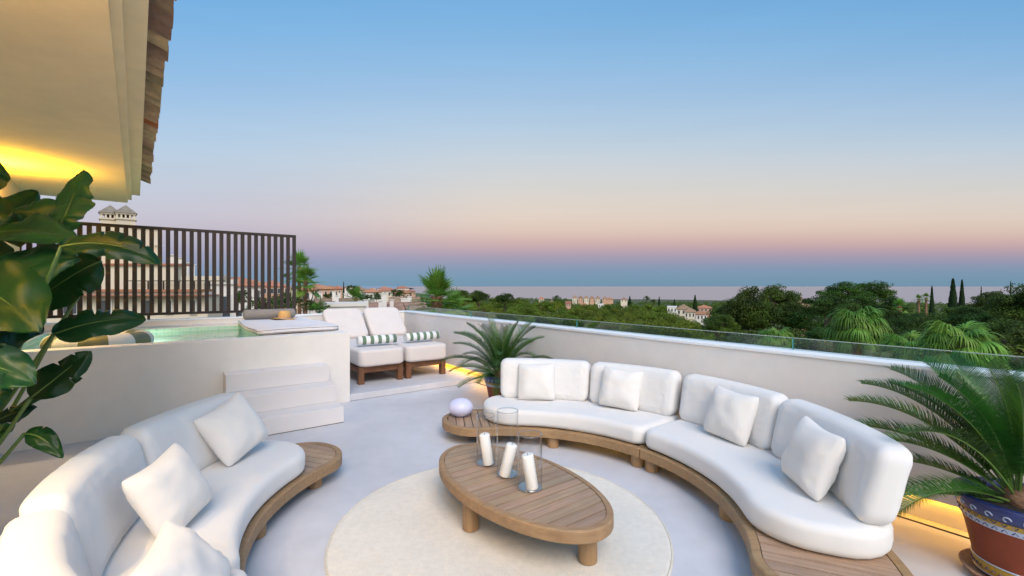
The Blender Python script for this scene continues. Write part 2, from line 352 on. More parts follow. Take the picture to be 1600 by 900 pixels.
GB = thing('glass_balustrade', 'low frameless green tinted glass balustrade on top of the right parapet', 'glass railing', UV(4.45, 2, 1.13))
js = [9.98, 7.2, 4.45, 1.75, -.95, -3.6]
for a, b in zip(js, js[1:]):
    m = MB(); m.uv(4.440, 4.452, b+.008, a-.008, 1.131, 1.235); g = build('glass_panel', m, M_glassp, GB)
    m = MB(); m.uv(4.4385, 4.4535, b+.008, a-.008, 1.2355, 1.240); build('top_edge', m, mat('pale_glass_edge', (.30, .38, .36), .2, .02) if 'pale_glass_edge' not in bpy.data.materials else bpy.data.materials['pale_glass_edge'], g)
    m = MB(); m.uv(4.437, 4.455, a-.0075, a-.001, 1.131, 1.24); build('side_edge', m, M_glassedge, g)

# raised pool
U0, U1, V0, V1, ZP, ZW = -1.45, 1.02, 7.0, 9.42, 1.02, .945
PL = thing('raised_pool', 'raised white rendered plunge pool with green mosaic lining beside the steps', 'pool', UV(0, 8, 0))
m = MB(); m.uv(-3.2, VP_, VF, V0, 0, ZP); build('front_wall', m, M_plast, PL, bevel=.006)
m = MB(); m.uv(U1, VP_, V0+.001, VB-.003, 0, ZP); build('end_wall', m, M_plast, PL)
m = MB(); m.uv(-3.2, U1-.001, V1, VB-.004, 0, ZP); build('back_wall', m, M_plast, PL)
m = MB(); m.uv(-3.2, U0, V0+.001, V1-.001, 0, ZP); build('left_wall', m, M_plast, PL)
def tilemat():
    m = bpy.data.materials.new('green_mosaic'); m.use_nodes = True; t = m.node_tree; L = t.links; p = t.nodes['Principled BSDF']
    p.inputs['Roughness'].default_value = .25
    g = N(t, 'ShaderNodeNewGeometry'); mp = N(t, 'ShaderNodeMapping'); mp.inputs['Rotation'].default_value = (0, 0, -math.atan2(.6, .8)); L.new(g.outputs['Position'], mp.inputs[0])
    sp = N(t, 'ShaderNodeSeparateXYZ'); L.new(mp.outputs[0], sp.inputs[0]); ad = N(t, 'ShaderNodeMath', operation='ADD'); L.new(sp.outputs['X'], ad.inputs[0]); L.new(sp.outputs['Y'], ad.inputs[1])
    cb = N(t, 'ShaderNodeCombineXYZ'); L.new(ad.outputs[0], cb.inputs[0]); L.new(sp.outputs['Z'], cb.inputs[1])
    br = N(t, 'ShaderNodeTexBrick'); br.offset = 0; br.inputs['Scale'].default_value = 1; br.inputs['Brick Width'].default_value = .05; br.inputs['Row Height'].default_value = .05
    br.inputs['Mortar Size'].default_value = .005; br.inputs['Color1'].default_value = (.34, .58, .46, 1); br.inputs['Color2'].default_value = (.52, .70, .58, 1); br.inputs['Mortar'].default_value = (.62, .68, .6, 1)
    L.new(cb.outputs[0], br.inputs['Vector']); L.new(br.outputs['Color'], p.inputs['Base Color'])
    return m
M_mosaic = tilemat()
m = MB()
m.uv(U0+.001, U1-.001, V0+.001, V0+.012, .2, ZP-.02); m.uv(U0+.001, U1-.001, V1-.012, V1-.001, .2, ZP-.02)
m.uv(U0+.001, U0+.012, V0+.013, V1-.013, .2, ZP-.02); m.uv(U1-.012, U1-.001, V0+.013, V1-.013, .2, ZP-.02); m.uv(U0+.02, U1-.02, V0+.02, V1-.02, .2, .23)
build('mosaic_lining', m, M_mosaic, PL)
M_water = glassmat('pool_water', (.78, .95, .88, 1), .03, 1.33, .25, 5)
m = MB(); a = [UV(U0+.013, V0+.013, ZW), UV(U1-.013, V0+.013, ZW), UV(U1-.013, V1-.013, ZW), UV(U0+.013, V1-.013, ZW)]; m.add(a, [(0, 1, 2, 3)])
tag(build('water', m, M_water), kind='structure')

plc = UV(-.2, V1-.03, .62); pt_ = thing('pool_light', 'glowing round underwater lamp in the wall of the pool beside the swim ring', 'lamp', plc)
m = MB(); q_ = B.to_track_quat('Z', 'Y').to_matrix().to_4x4(); m.lathe([(.075, .016), (.085, .010), (.085, 0), (.07, -.006)], plc, 24, q_, caps=False); build('bezel', m, M_cap, pt_, smooth=True)
m = MB(); m.lathe([(0, -.002), (.07, -.002)], plc, 24, q_, caps=False); build('lens', m, emat('pool_lamp_glow', (1, .95, .72, 1), 14), pt_)
pl2 = bpy.data.lights.new('pool_light_beam', 'POINT'); pl2.energy = 9; pl2.color = (.85, 1, .88); pl2.shadow_soft_size = .05
plo = bpy.data.objects.new('pool_light_beam', pl2); COL.objects.link(plo); plo.parent = pt_; plo.location = -B*.12
ST = thing('pool_steps', 'three white steps against the front of the raised pool', 'steps', UV(1.13, 6.3, 0))
for k, (v, z0, z1) in enumerate([(5.80, .0, .198), (6.125, .198, .41), (6.45, .41, .622)]):
    m = MB(); m.uv(.53, 1.73, v, VF-.001, z0+.001, z1); build('step', m, M_step, ST, bevel=.006)
m = MB(); m.uv(.535, 1.725, 5.797, 5.803, .001, .006); build('dark_base_strip', m, M_gap, ST)  # thin near-black strip along the foot of the lowest step

# fence of dark slats on the back parapet
FN = thing('slat_fence', 'dark bronze metal fence of upright slats behind the raised pool', 'fence', UV(0, 9.92, 1.13))
def vb(u0, u1, z0, z1, w=.03): m = MB(); m.uv(u0, u1, 9.92-w, 9.92+w, z0, z1); return m
ue = 1.98
build('top_rail', vb(-2.0, ue+.03, 2.67, 2.72), M_fence, FN); build('bottom_rail', vb(-2.0, ue+.03, 1.20, 1.245), M_fence, FN)
u = ue; k = 0
while u > -2.0:
    build('slat' if 0 < k else 'end_post', vb(u-.031 if k else u-.03, u+.031 if k else u+.029, 1.246 if k else 1.13, 2.669, .022 if k else .029), M_fence, FN)
    u -= .112; k += 1
for uu in (-1.8, -.3, 1.0): build('foot', vb(uu-.02, uu+.02, 1.129, 1.199, .02), M_fence, FN)

# ---------------------------------------------------------------- soft furnishings
def rr(x0, x1, y0, y1, rl, rh, d=0, nc=7, nl=22, ns=8):
    x0 += d; x1 -= d; y0 += d; y1 -= d; hm = min(x1-x0, y1-y0)/2
    rl = min(max(rl-d, .3*hm if rl > .03 else .01*hm), hm*.999); rh = min(max(rh-d, .3*hm if rh > .03 else .01*hm), hm*.999)
    P = []
    def arc(cx, cy, r, a0):
        for i in range(nc+1): a = R(a0+90*i/nc); P.append((cx+r*cos(a), cy+r*sin(a)))
    def line(p, q, n):
        for i in range(1, n): P.append((p[0]+(q[0]-p[0])*i/n, p[1]+(q[1]-p[1])*i/n))
    line((x0+rl, y0), (x1-rh, y0), nl); arc(x1-rh, y0+rh, rh, -90); line((x1, y0+rh), (x1, y1-rh), ns); arc(x1-rh, y1-rh, rh, 0)
    line((x1-rh, y1), (x0+rl, y1), nl); arc(x0+rl, y1-rl, rl, 90); line((x0, y1-rl), (x0, y0+rl), ns); arc(x0+rl, y0+rl, rl, 180)
    return P
def cushion(x0, x1, y0, y1, T, rl, rh, er, puff, mapf, wob=.004, wf=5, seed=0, nl=22, ns=8, ni=9, crease=0, nf=4):
    """soft slab: outline in (x,y), half thickness T, edge rounding er, mapped through mapf(x,y,t)"""
    m = MB(); rings = []; hm = min(x1-x0, y1-y0)/2
    ds = [(er*(1-cos(R(90)*i/5)), T-er+er*sin(R(90)*i/5)) for i in range(6)]
    for i in range(1, ni+1):
        f = i/ni; d = er+(hm*.97-er)*f; ds.append((d, T*(1+puff*(1-(1-min(1, d/hm))**2.2))))
    for sgn in (1, -1):
        for d, t in (ds if sgn == 1 else ds[::-1]):
            rings.append([(x, y, sgn*t, d) for x, y in rr(x0, x1, y0, y1, rl, rh, d, nl=nl, ns=ns)])
    rings = rings[len(ds):]+rings[:len(ds)] if False else rings
    top = rings[:len(ds)]; bot = rings[len(ds):]
    seq = bot+top          # bottom centre ... bottom edge, top edge ... top centre
    n = len(seq[0]); vs = []
    for ring in seq:
        for x, y, t, d in ring:
            q = Vector((x*wf, y*wf, t*wf+seed*7.7))
            w = noise.noise(q)*wob+noise.noise(q*2.7)*wob*.4
            if crease:
                e = math.exp(-d/.10)
                w += crease*e*abs(noise.noise(Vector((x*16, y*16, seed*3.1))))*-.9
            tt = t+(w if t > 0 else -w)*min(1, .3+d/.05)
            vs.append(mapf(x, y, tt))
    fs = []
    for i in range(len(seq)-1):
        for k in range(n):
            j = (k+1) % n; fs.append((i*n+k, i*n+j, (i+1)*n+j, (i+1)*n+k))
    fs.append(tuple(range(n-1, -1, -1))); fs.append(tuple((len(seq)-1)*n+k for k in range(n)))
    m.add(vs, fs); return m
def pillow(half, T, frame, seed=0, hy=None, n=26):
    m = MB(); hy = hy or half; vs = []; fs = []
    for sgn in (1, -1):
        for i in range(n+1):
            for j in range(n+1):
                p = sin(PI/2*(2*i/n-1)); q = sin(PI/2*(2*j/n-1))
                t = T*max(0, (1-abs(p)**3.2)*(1-abs(q)**3.2))**.58
                cr_ = 1-.075*(abs(p)*abs(q))**5; x = half*p*(1-.055*(1-q*q)*abs(p))*cr_; y = hy*q*(1-.055*(1-p*p)*abs(q))*cr_
                s = Vector((p*2.1+seed*5, q*2.1, seed*2.3+sgn))
                w = noise.noise(s)*.011+noise.noise(s*2.2)*.002
                # puckers running in from the seams
                edge = min(1, (1-max(abs(p), abs(q)))*6)
                pk = abs(noise.noise(Vector((math.atan2(q, p)*4.5, seed*4.0, sgn*2.0))))
                w -= pk*.030*edge*(max(abs(p), abs(q))**2.0)
                y -= .02*(1-p*p)*(1 if q > 0 else 0)*q
                tt = sgn*(t+w*edge*min(1, t/T*1.6)); vs.append(frame(x, y, tt))
    k = (n+1)*(n+1)
    for i in range(n):
        for j in range(n):
            a = i*(n+1)+j; fs.append((a, a+1, a+n+2, a+n+1)); a += k; fs.append((a, a+n+1, a+n+2, a+1))
    m.add(vs, fs); return m
def weld(o):
    import bmesh
    bm = bmesh.new(); bm.from_mesh(o.data); bmesh.ops.remove_doubles(bm, verts=bm.verts, dist=1e-5); bmesh.ops.recalc_face_normals(bm, faces=bm.faces); bm.to_mesh(o.data); bm.free()
    o.data.polygons.foreach_set('use_smooth', [True]*len(o.data.polygons)); return o

# ---------------------------------------------------------------- the curved sofas
CX, CY = -.08, 3.24; RM = 1.96
def pol(a, r, z): return Vector((CX+r*cos(a), CY+r*sin(a), z))
def module(seam, sg, label, seed, backlabels, spans=((.8, 26.2), (26.8, 53.9)), group='curved white sofa modules'):
    c = pol(R(seam+sg*32), RM, 0); t = thing('curved_sofa', label, 'sofa', c, group)
    g = R(seam)+sg*.003/RM
    mp = lambda x, y, z: pol(g+sg*x/RM, y, z)
    # base: platform, rim, slats and legs
    span = R(73)*RM; ri, ro = 1.575, 2.34; rh = .36
    out = rr(0, span, ri, ro, .02, rh, 0, nc=12, nl=40); inn = rr(0, span, ri, ro, .02, rh, .055, nc=12, nl=40)
    def band(o_, i_, z0, z1, b=.008):
        m = MB(); n = len(o_); vs = []
        o2 = [(i[0]*.0+o[0]+(i[0]-o[0])*b/.055, o[1]+(i[1]-o[1])*b/.055) for o, i in zip(o_, i_)]
        for P, z in ((o_, z0), (o_, z1-b), (o2, z1), (i_, z1), (i_, z0)): vs += [mp(x, y, z) for x, y in P]
        fs = []
        for r_ in range(5):
            q = (r_+1) % 5
            for k in range(n): j = (k+1) % n; fs.append((r_*n+k, r_*n+j, q*n+j, q*n+k))
        m.add(vs, fs); return m
    fix_normals(build('rim', band(out, inn, .115, .20), M_woodrim, t, smooth=True, auto=35))
    in2 = rr(0, span, ri, ro, .02, rh, .058, nc=12, nl=40); m = MB(); m.prism([mp(x, y, 0)[:2] for x, y in in2], .13, .170); fix_normals(build('platform', m, M_gap, t))
    # slats run across the depth, parallel to the radius at the open end
    ea = g+sg*R(61); d = Vector((cos(ea), sin(ea), 0)); nrm = Vector((-sin(ea), cos(ea), 0))*sg
    ws = wood('teak_slat_%d' % (int(seam*10)+sg), ea)
    poly = [mp(x, y, 0) for x, y in rr(0, span, ri, ro, .02, rh, .060, nc=12, nl=40)]
    c0 = pol(ea, RM, 0); pitch = .088
    def clip(o0, o1):                      # part of the outline polygon lying between two parallel lines
        def cut(P, off, keep):
            Q = []
            for i in range(len(P)):
                a, b = P[i], P[(i+1) % len(P)]; da = ((a-c0).dot(nrm)-off)*keep; db = ((b-c0).dot(nrm)-off)*keep
                if da >= 0: Q.append(a)
                if (da > 0) != (db > 0) and abs(da-db) > 1e-9: Q.append(a.lerp(b, da/(da-db)))
            return Q
        return cut(cut(poly, o0, 1), o1, -1)
    for k in range(-9, 8):
        P = clip(k*pitch+.0042, (k+1)*pitch-.0042)
        P = [q for q in P if (q-pol(ea, RM, 0)).length < 1.2]
        if len(P) < 3: continue
        Q = [P[0]]
        for q in P[1:]:
            if (q-Q[-1]).length > .004: Q.append(q)
        if len(Q) < 3: continue
        m = MB(); m.prism([q[:2] for q in Q], .171, .197+.001*random.random()); fix_normals(build('slat', m, ws, t))
    for x, y in ((.09, ri+.09), (.09, ro-.12), (span*.47, ri+.09), (span*.47, ro-.12), (span-.42, ri+.14), (span-.36, ro-.25)):
        m = MB(); q = mp(x, y, 0); m.cyl(q, .062, .0, .116, 24); build('leg', m, M_woodleg, t, smooth=True, auto=40)
    # seat cushion
    cs = R(59.5)*RM
    smf = lambda x, y, tt: mp(x, y, .29+tt)
    m = cushion(.004, cs, 1.60, 2.37, .088, .05, .34, .055, .06, smf, .005, 2.2, seed, nl=44, ns=12, ni=10)
    so_ = build('seat_cushion', m, M_cush, t, smooth=True); fix_normals(so_)
    # back cushions
    rb = 2.235
    for (a0, a1), bl in zip(spans, backlabels):
        x0, x1 = R(a0)*rb, R(a1)*rb; ll = x1-x0
        def bmf(x, y, tt, x0=x0):
            lean = .10*(y/.43)
            return pol(g+sg*x/rb, rb-tt+lean-.03, .375+y)
        m = cushion(x0, x1, -.005, .445, .092, .085, .085, .062, .09, bmf, .009, 3.2, seed+a0, nl=40, ns=20, ni=12, crease=.016)
        b = build('back_cushion', m, M_cush, t, smooth=True); fix_normals(b)
        if bl: b['label'] = bl
    return t
module(37.5, 1, 'curved white sofa module whose slatted end carries the egg lamp', 1, (None, None))
module(37.5, -1, 'curved white sofa module nearest the large potted cycad on the right', 2, (None, None), ((.8, 27.2), (27.8, 57.6)))
module(219.5, -1, 'curved white sofa module in front of the pool steps with bare slatted end', 3, (None, None), ((2.6, 27.2), (27.8, 54.3)))
module(219.5, 1, 'curved white sofa module cut off by the bottom left corner of the photo', 4, (None, None), ((-1.6, 25.5), (26.2, 53.9)))

def scatter(a, r, label, lean=.35, roll=0, turn=0, half=.225, z=.385, seed=0, T=.10):
    ar = R(a); c = pol(ar, r, z); fd = R(a+180+turn)
    nrm = Vector((cos(fd), sin(fd), 0)); side = Vector((-sin(fd), cos(fd), 0))
    up = (Z*cos(lean)-nrm*sin(lean)); nn = (nrm*cos(lean)+Z*sin(lean))
    cr, sr = cos(R(roll)), sin(R(roll))
    lift = half*(abs(cr)+abs(sr))*.95
    def fr(x, y, t):
        X = x*cr-y*sr; Y = x*sr+y*cr
        return c+side*X+up*(Y+lift)+nn*t
    o = build('throw_pillow', pillow(half, T, fr, seed), M_pill); weld(o)
    off = c+up*lift
    o.data.transform(Matrix.Translation(-off)); o.location = off
    return tag(o, label, 'pillow', 'square white throw pillows')
scatter(80, 2.02, 'square white pillow leaning on the leftmost back cushion behind the glass candle holders', seed=1, roll=2)
scatter(53, 2.02, 'square white pillow beside the join between the two right sofa modules', seed=2, roll=-4, turn=8)
scatter(19, 2.0, 'square white pillow just right of the orange glow between the back cushions', seed=3, roll=-3, turn=6)
scatter(-8, 1.97, 'square white pillow nearest the big cycad pot on the right sofa', seed=4, roll=-3, turn=4)
scatter(174.5, 1.93, 'tilted white pillow closest to the pool steps on the left sofa', seed=5, roll=17, turn=-14, lean=.5)
scatter(205, 1.84, 'creased white pillow in the middle of the left sofa', seed=6, roll=10, turn=-26, lean=.45, half=.21, T=.09)
scatter(230, 1.76, 'warm lit white pillow cut by the bottom edge of the photo on left sofa', seed=7, roll=6, turn=-34, lean=.68, T=.085, half=.20, z=.36)

# ---------------------------------------------------------------- rug
m = MB(); n = 160; rad = 1.155; vs = []; fs = []; rl = [0, .3, .6, .9, 1.05, 1.12, 1.145, rad]
for i, r_ in enumerate(rl):
    for k in range(n):
        a = 2*PI*k/n; w = .004*noise.noise(Vector((cos(a)*3, sin(a)*3, 1)))*r_*2
        vs.append((CX+(r_+w)*cos(a), CY+(r_+w)*sin(a), .013+.0015*noise.noise(Vector((r_*5*cos(a), r_*5*sin(a), 0))) if r_ < rad else .002))
for i in range(len(rl)-1):
    for k in range(n): j = (k+1) % n; fs.append((i*n+k, (i+1)*n+k, (i+1)*n+j, i*n+j))
m.add(vs, fs)
rug = tag(build('round_rug', m, M_rug, smooth=True), 'large round cream rug on the pale floor under the coffee table', 'rug')
m = MB(); P = [(CX+(rad-.004)*cos(2*PI*k/n), CY+(rad-.004)*sin(2*PI*k/n), .010) for k in range(n)]
vs = []; fs = []
for k in range(n):
    a = 2*PI*k/n; c = Vector(P[k])
    for q in range(6): b = 2*PI*q/6; vs.append(c+Vector((cos(a)*cos(b), sin(a)*cos(b), sin(b)))*.0075)
for k in range(n):
    j = (k+1) % n
    for q in range(6): w = (q+1) % 6; fs.append((k*6+q, j*6+q, j*6+w, k*6+w))
m.add(vs, fs); build('binding', m, M_rugb, rug, smooth=True)

# ---------------------------------------------------------------- coffee table
TC = Vector((.0215, 3.304, 0)); TA, TB = .845, .427; TZ = .31
CT = thing('coffee_table', 'oval slatted teak coffee table on round legs standing on the round rug', 'table', TC)
def ell(a, b, n=96): return [TC+B*(a*cos(2*PI*k/n))*1.0+A*(-b*sin(2*PI*k/n)) for k in range(n)]
def eband(a, b, w, z0, z1, bv=.010):
    o_, o2, i_ = ell(a, b), ell(a-bv, b-bv), ell(a-w, b-w); m = MB(); n = len(o_); vs = []
    for P, z in ((o2, z0), (o_, z0+bv), (o_, z1-bv), (o2, z1), (i_, z1), (i_, z0)): vs += [(q[0], q[1], z) for q in P]
    fs = []
    for r_ in range(6):
        q = (r_+1) % 6
        for k in range(n): j = (k+1) % n; fs.append((r_*n+k, r_*n+j, q*n+j, q*n+k))
    m.add(vs, fs); return m
fix_normals(build('rim', eband(TA, TB, .045, .228, TZ), M_woodrim, CT, smooth=True, auto=40))
m = MB(); m.prism([q[:2] for q in ell(TA-.047, TB-.047)], .255, .28); fix_normals(build('underboard', m, M_gap, CT))
a2, b2 = TA-.049, TB-.049; ns_ = 18; pt = 2*a2/ns_
for k in range(ns_):
    v0, v1 = -a2+k*pt+.0055, -a2+(k+1)*pt-.0055; L_ = []; R_ = []
    for i in range(6):
        v = v0+(v1-v0)*i/5; w = b2*math.sqrt(max(0, 1-(v/a2)**2)); L_.append((v, -w)); R_.append((v, w))
    P = [TC+B*v+A*w for v, w in L_+R_[::-1]]
    m = MB(); m.prism([q[:2] for q in P], .281, TZ-.003-.001*random.random()); fix_normals(build('slat', m, M_wood, CT))
for du, dv in ((-.332, .069), (.046, -.677), (.33, .05), (0, .66)):
    q = TC+A*du+B*dv
    m = MB(); m.cyl(q, .058, .016, .2285, 28); build('leg', m, M_woodleg, CT, smooth=True, auto=40)
def cross(a, b): return a.cross(b)
def holder(px, py, r, h, lab, ctop, cbot, cr=.041, chh=.235):
    c = onz(px, py, TZ); t = thing('candle_holder', lab, 'candle holder', c, 'glass cylinder candle holders')
    th = .0035
    m = MB(); m.lathe([(r-th, TZ+.012), (r-th, TZ+h), (r, TZ+h), (r, TZ+.006)], (c.x, c.y, 0), 48, caps=False); build('glass_cylinder', m, M_tumbler, t, smooth=True, auto=40)
    m = MB(); m.lathe([(0, TZ+.001), (r, TZ+.001), (r, TZ+.008), (r-th, TZ+.012), (0, TZ+.012)], (c.x, c.y, 0), 48, caps=False); build('glass_foot', m, M_tumbler2, t, smooth=True, auto=40)
    m = MB(); vs = []; fs = []
    m.lathe([(r-th-.001, TZ+h), (r-th/2, TZ+h+.0035), (r+.001, TZ+h), (r-th/2, TZ+h-.002), (r-th-.001, TZ+h)], (c.x, c.y, 0), 48, caps=False); build('rim', m, M_tumbler2, t, smooth=True)
    b = onz(*cbot, TZ+.014); tp = Vector(((ctop[0]-800)*b.y/F, b.y, EYE-(ctop[1]-447)*b.y/F)); 
    ax = (tp-b).normalized()*chh; q = ax.to_track_quat('Z', 'Y').to_matrix().to_4x4()
    cn = thing('pillar_candle', lab.replace('glass cylinder with', 'white pillar candle in the glass holder that is').replace('glass', 'glass'), 'candle', b, 'white pillar candles')
    k = 1+.02*random.random()
    m = MB(); m.lathe([(cr*.9, 0), (cr, .006), (cr*.985, chh-.012), (cr*.93, chh-.003), (cr*.75, chh+.002), (cr*.3, chh-.006), (0, chh-.008)], b, 28, q); build('wax', m, M_wax, cn, smooth=True)
    m = MB(); m.tube([b+ax*(1-.03), b+ax*1.04+Vector((.003, 0, 0))], .0016, 6); build('wick', m, M_wick, cn)
    return t, cn
def setlab(p, a, b): p[0]['label'] = a; p[1]['label'] = b
setlab(holder(759, 724, .072, .375, '', (757, 680), (763, 725)), 'glass cylinder candle holder at left of the three on the table', 'white pillar candle leaning in the leftmost glass holder')
setlab(holder(793, 741, .080, .47, '', (799, 698), (788, 743)), 'tallest glass cylinder candle holder in the middle of the three', 'white pillar candle leaning right in the tallest middle glass holder')
setlab(holder(828, 762, .085, .37, '', (824, 711), (832, 763)), 'widest glass cylinder candle holder closest to the table centre', 'white pillar candle in the glass holder nearest the viewer')

# egg lamp on the slatted sofa end
c = onz(720, 650, .2); c.z = .2
m = MB(); m.lathe([(.0, .001), (.05, .001)]+[(.142*sin(R(a)), .103-.103*cos(R(a))*1.0) for a in range(24, 180, 6)]+[(0, .206)], c, 40)
tag(build('egg_lamp', m, M_egg, smooth=True), 'egg shaped lavender white lamp on the slatted end of the sofa', 'lamp')

# ---------------------------------------------------------------- loungers
def lounger(u0, label, seed):
    u1 = u0+.78; t = thing('lounger', label, 'lounger', UV((u0+u1)/2, 8.3, .1), 'beige cushioned loungers')
    zf = .1
    for uu in (u0+.01, u1-.10):
        for vv in (7.36, 9.2): m = MB(); m.uv(uu, uu+.09, vv, vv+.10, zf, .36); build('leg', m, M_dwood, t, bevel=.004)
    m = MB(); m.uv(u0+.101, u1-.101, 7.365, 7.40, .285, .36); build('rail', m, M_dwood, t, bevel=.003)
    for uu in (u0+.02, u1-.055): m = MB(); m.uv(uu, uu+.035, 7.461, 9.199, .285, .358); build('rail', m, M_dwood, t, bevel=.003)
    for k in range(12): m = MB(); m.uv(u0+.01, u1-.01, 7.36+.15*k, 7.36+.15*k+.1, .3605, .378); build('slat', m, M_dwood, t)
    sm = lambda x, y, tt: UV(u0+x, 7.27+y, .525+tt)
    fix_normals(build('seat_cushion', cushion(.0, .775, .0, 1.95, .135, .05, .05, .045, .05, sm, .006, 3, seed, nl=16, ns=22), M_lounge, t, smooth=True))
    dv, dz = .58, .53; ln = math.hypot(dv, dz); dv /= ln; dz /= ln
    bm_ = lambda x, y, tt: UV(u0+x, 9.07+y*dv-tt*dz, .70+y*dz+tt*dv)
    fix_normals(build('back_cushion', cushion(.002, .773, -.05, .75, .075, .06, .06, .05, .08, bm_, .006, 3, seed+5, nl=16, ns=16), M_lounge, t, smooth=True))
    return t
lounger(2.42, 'beige lounger next to the pool end wall with a striped rolled towel', 11)
lounger(3.24, 'beige lounger next to the right parapet with a striped rolled towel', 12)
def stripemat(name, c1, c2, per, duty, axis_dir):
    m = bpy.data.materials.new(name); m.use_nodes = True; t = m.node_tree; L = t.links; p = t.nodes['Principled BSDF']
    p.inputs['Roughness'].default_value = .95; p.inputs['Sheen Weight'].default_value = .2
    tc = N(t, 'ShaderNodeTexCoord'); d = N(t, 'ShaderNodeVectorMath', operation='DOT_PRODUCT'); d.inputs[1].default_value = axis_dir; L.new(tc.outputs['Object'], d.inputs[0])
    a = N(t, 'ShaderNodeMath', operation='DIVIDE'); a.inputs[1].default_value = per; L.new(d.outputs['Value'], a.inputs[0])
    f = N(t, 'ShaderNodeMath', operation='FRACT'); L.new(a.outputs[0], f.inputs[0]); g = N(t, 'ShaderNodeMath', operation='LESS_THAN'); g.inputs[1].default_value = duty; L.new(f.outputs[0], g.inputs[0])
    x = N(t, 'ShaderNodeMix', data_type='RGBA'); x.inputs[6].default_value = c1; x.inputs[7].default_value = c2; L.new(g.outputs[0], x.inputs[0]); L.new(x.outputs[2], p.inputs['Base Color'])
    nz = N(t, 'ShaderNodeTexNoise'); nz.inputs['Scale'].default_value = 180; b = N(t, 'ShaderNodeBump'); b.inputs['Strength'].default_value = .5; b.inputs['Distance'].default_value = .004
    L.new(tc.outputs['Object'], nz.inputs['Vector']); L.new(nz.outputs[0], b.inputs['Height']); L.new(b.outputs[0], p.inputs['Normal'])
    return m
M_towel = stripemat('striped_towelling', (.74, .75, .74, 1), (.13, .20, .13, 1), .135, .46, (.8, .6, 0))
def towel(u, v, label, ln=.34, tw=0):
    c = UV(u, v, .685+.088); d = UV(cos(tw), sin(tw)); s = UV(-sin(tw), cos(tw)); m = MB(); n = 90; vs = []; fs = []
    prof = []
    for k in range(n+1):          # a spiral, so that the roll reads at its end
        a = 2*PI*3.0*k/n; prof.append((.020+.066*k/n, a-2.2))
    for i, x in enumerate([-ln, -ln*.5, 0, ln*.5, ln]):
        for r_, a in prof: r2 = r_+.002*noise.noise(Vector((x*9, a, u))); vs.append(c+d*x+(s*cos(a)+Z*sin(a)*.97)*r2)
    w = n+1
    for i in range(4):
        for k in range(n): fs.append((i*w+k, i*w+k+1, (i+1)*w+k+1, (i+1)*w+k))
    m.add(vs, fs); o = build('rolled_towel', m, M_towel, smooth=True); o.data.transform(Matrix.Translation(-c)); o.location = c
    so_ = o.modifiers.new('thick', 'SOLIDIFY'); so_.thickness = .012; so_.offset = -1
    return tag(o, label, 'towel', 'green and white striped rolled towels')
towel(2.86, 7.72, 'green and white striped towel roll on the lounger beside the pool end wall')
towel(3.72, 7.74, 'green and white striped towel roll on the lounger beside the parapet', tw=.06)

# ---------------------------------------------------------------- mat, bolster and hat on the pool edge
def matmap(x, y, tt):
    sag = -.025*math.exp(-((x)/.10)**2)*(.5+.5*sin(y*2.2))
    u = .94+x*1.0+.02*sin(y*3); v = 6.99+y+.12*(x/1.15)
    return UV(u, v, 1.065+tt+sag+.008*sin(y*4+x*3))
lm = thing('lounging_mat', 'pale fabric mat with brown piping lying across the pool end', 'mat', UV(1.5, 8.3, 1.02))
fix_normals(build('pad', cushion(0, 1.14, .02, 2.62, .036, .04, .04, .03, .04, matmap, .004, 4, 21, nl=20, ns=34), M_mat, lm, smooth=True))
for sz, nm in ((.034, 'piping'), (-.034, 'piping')):
    P = rr(0, 1.14, .02, 2.62, .04, .04, .006, nl=20, ns=34); m = MB(); m.tube([matmap(x, y, sz*.62) for x, y in P]+[matmap(*P[0], sz*.62)], .0055, 6); build(nm, m, M_piping, lm, smooth=True)
m = MB(); c0_, c1_ = UV(1.02, 9.25, 1.195), UV(1.86, 9.25, 1.195); ax = (c1_-c0_)
prof = [(0, 0), (.06, 0), (.083, .02), (.088, .06), (.088, ax.length-.06), (.083, ax.length-.02), (.06, ax.length), (0, ax.length)]
m.lathe(prof, c0_, 32, ax.to_track_quat('Z', 'Y').to_matrix().to_4x4()); tag(build('bolster', m, M_roll, smooth=True), 'grey brown roll bolster at the back of the pale mat below the fence', 'bolster')
hc = UV(1.62, 8.92, 1.112); ht = thing('straw_hat', 'straw sun hat with wavy brim lying on the pale mat', 'hat', hc)
m = MB(); vs = []; fs = []; n = 40
for r_, z_ in ((.098, .004), (.13, .002), (.17, .0), (.215, .0)):
    for k in range(n): a = 2*PI*k/n; vs.append(hc+Vector((r_*cos(a), r_*sin(a), z_+(r_-.09)*.12*(1+sin(a*3+.6)))))
for i in range(3):
    for k in range(n): j = (k+1) % n; fs.append((i*n+k, (i+1)*n+k, (i+1)*n+j, i*n+j))
m.add(vs, fs); o = build('brim', m, M_straw, ht, smooth=True); sd = o.modifiers.new('t', 'SOLIDIFY'); sd.thickness = .004
m = MB(); m.lathe([(.100, .003), (.101, .05), (.098, .10), (.084, .135), (.05, .152), (0, .150)], hc, 40); build('crown', m, M_straw, ht, smooth=True)
m = MB(); m.lathe([(.1035, .006), (.1035, .034)], hc, 40, caps=False); build('band', m, M_band, ht, smooth=True)

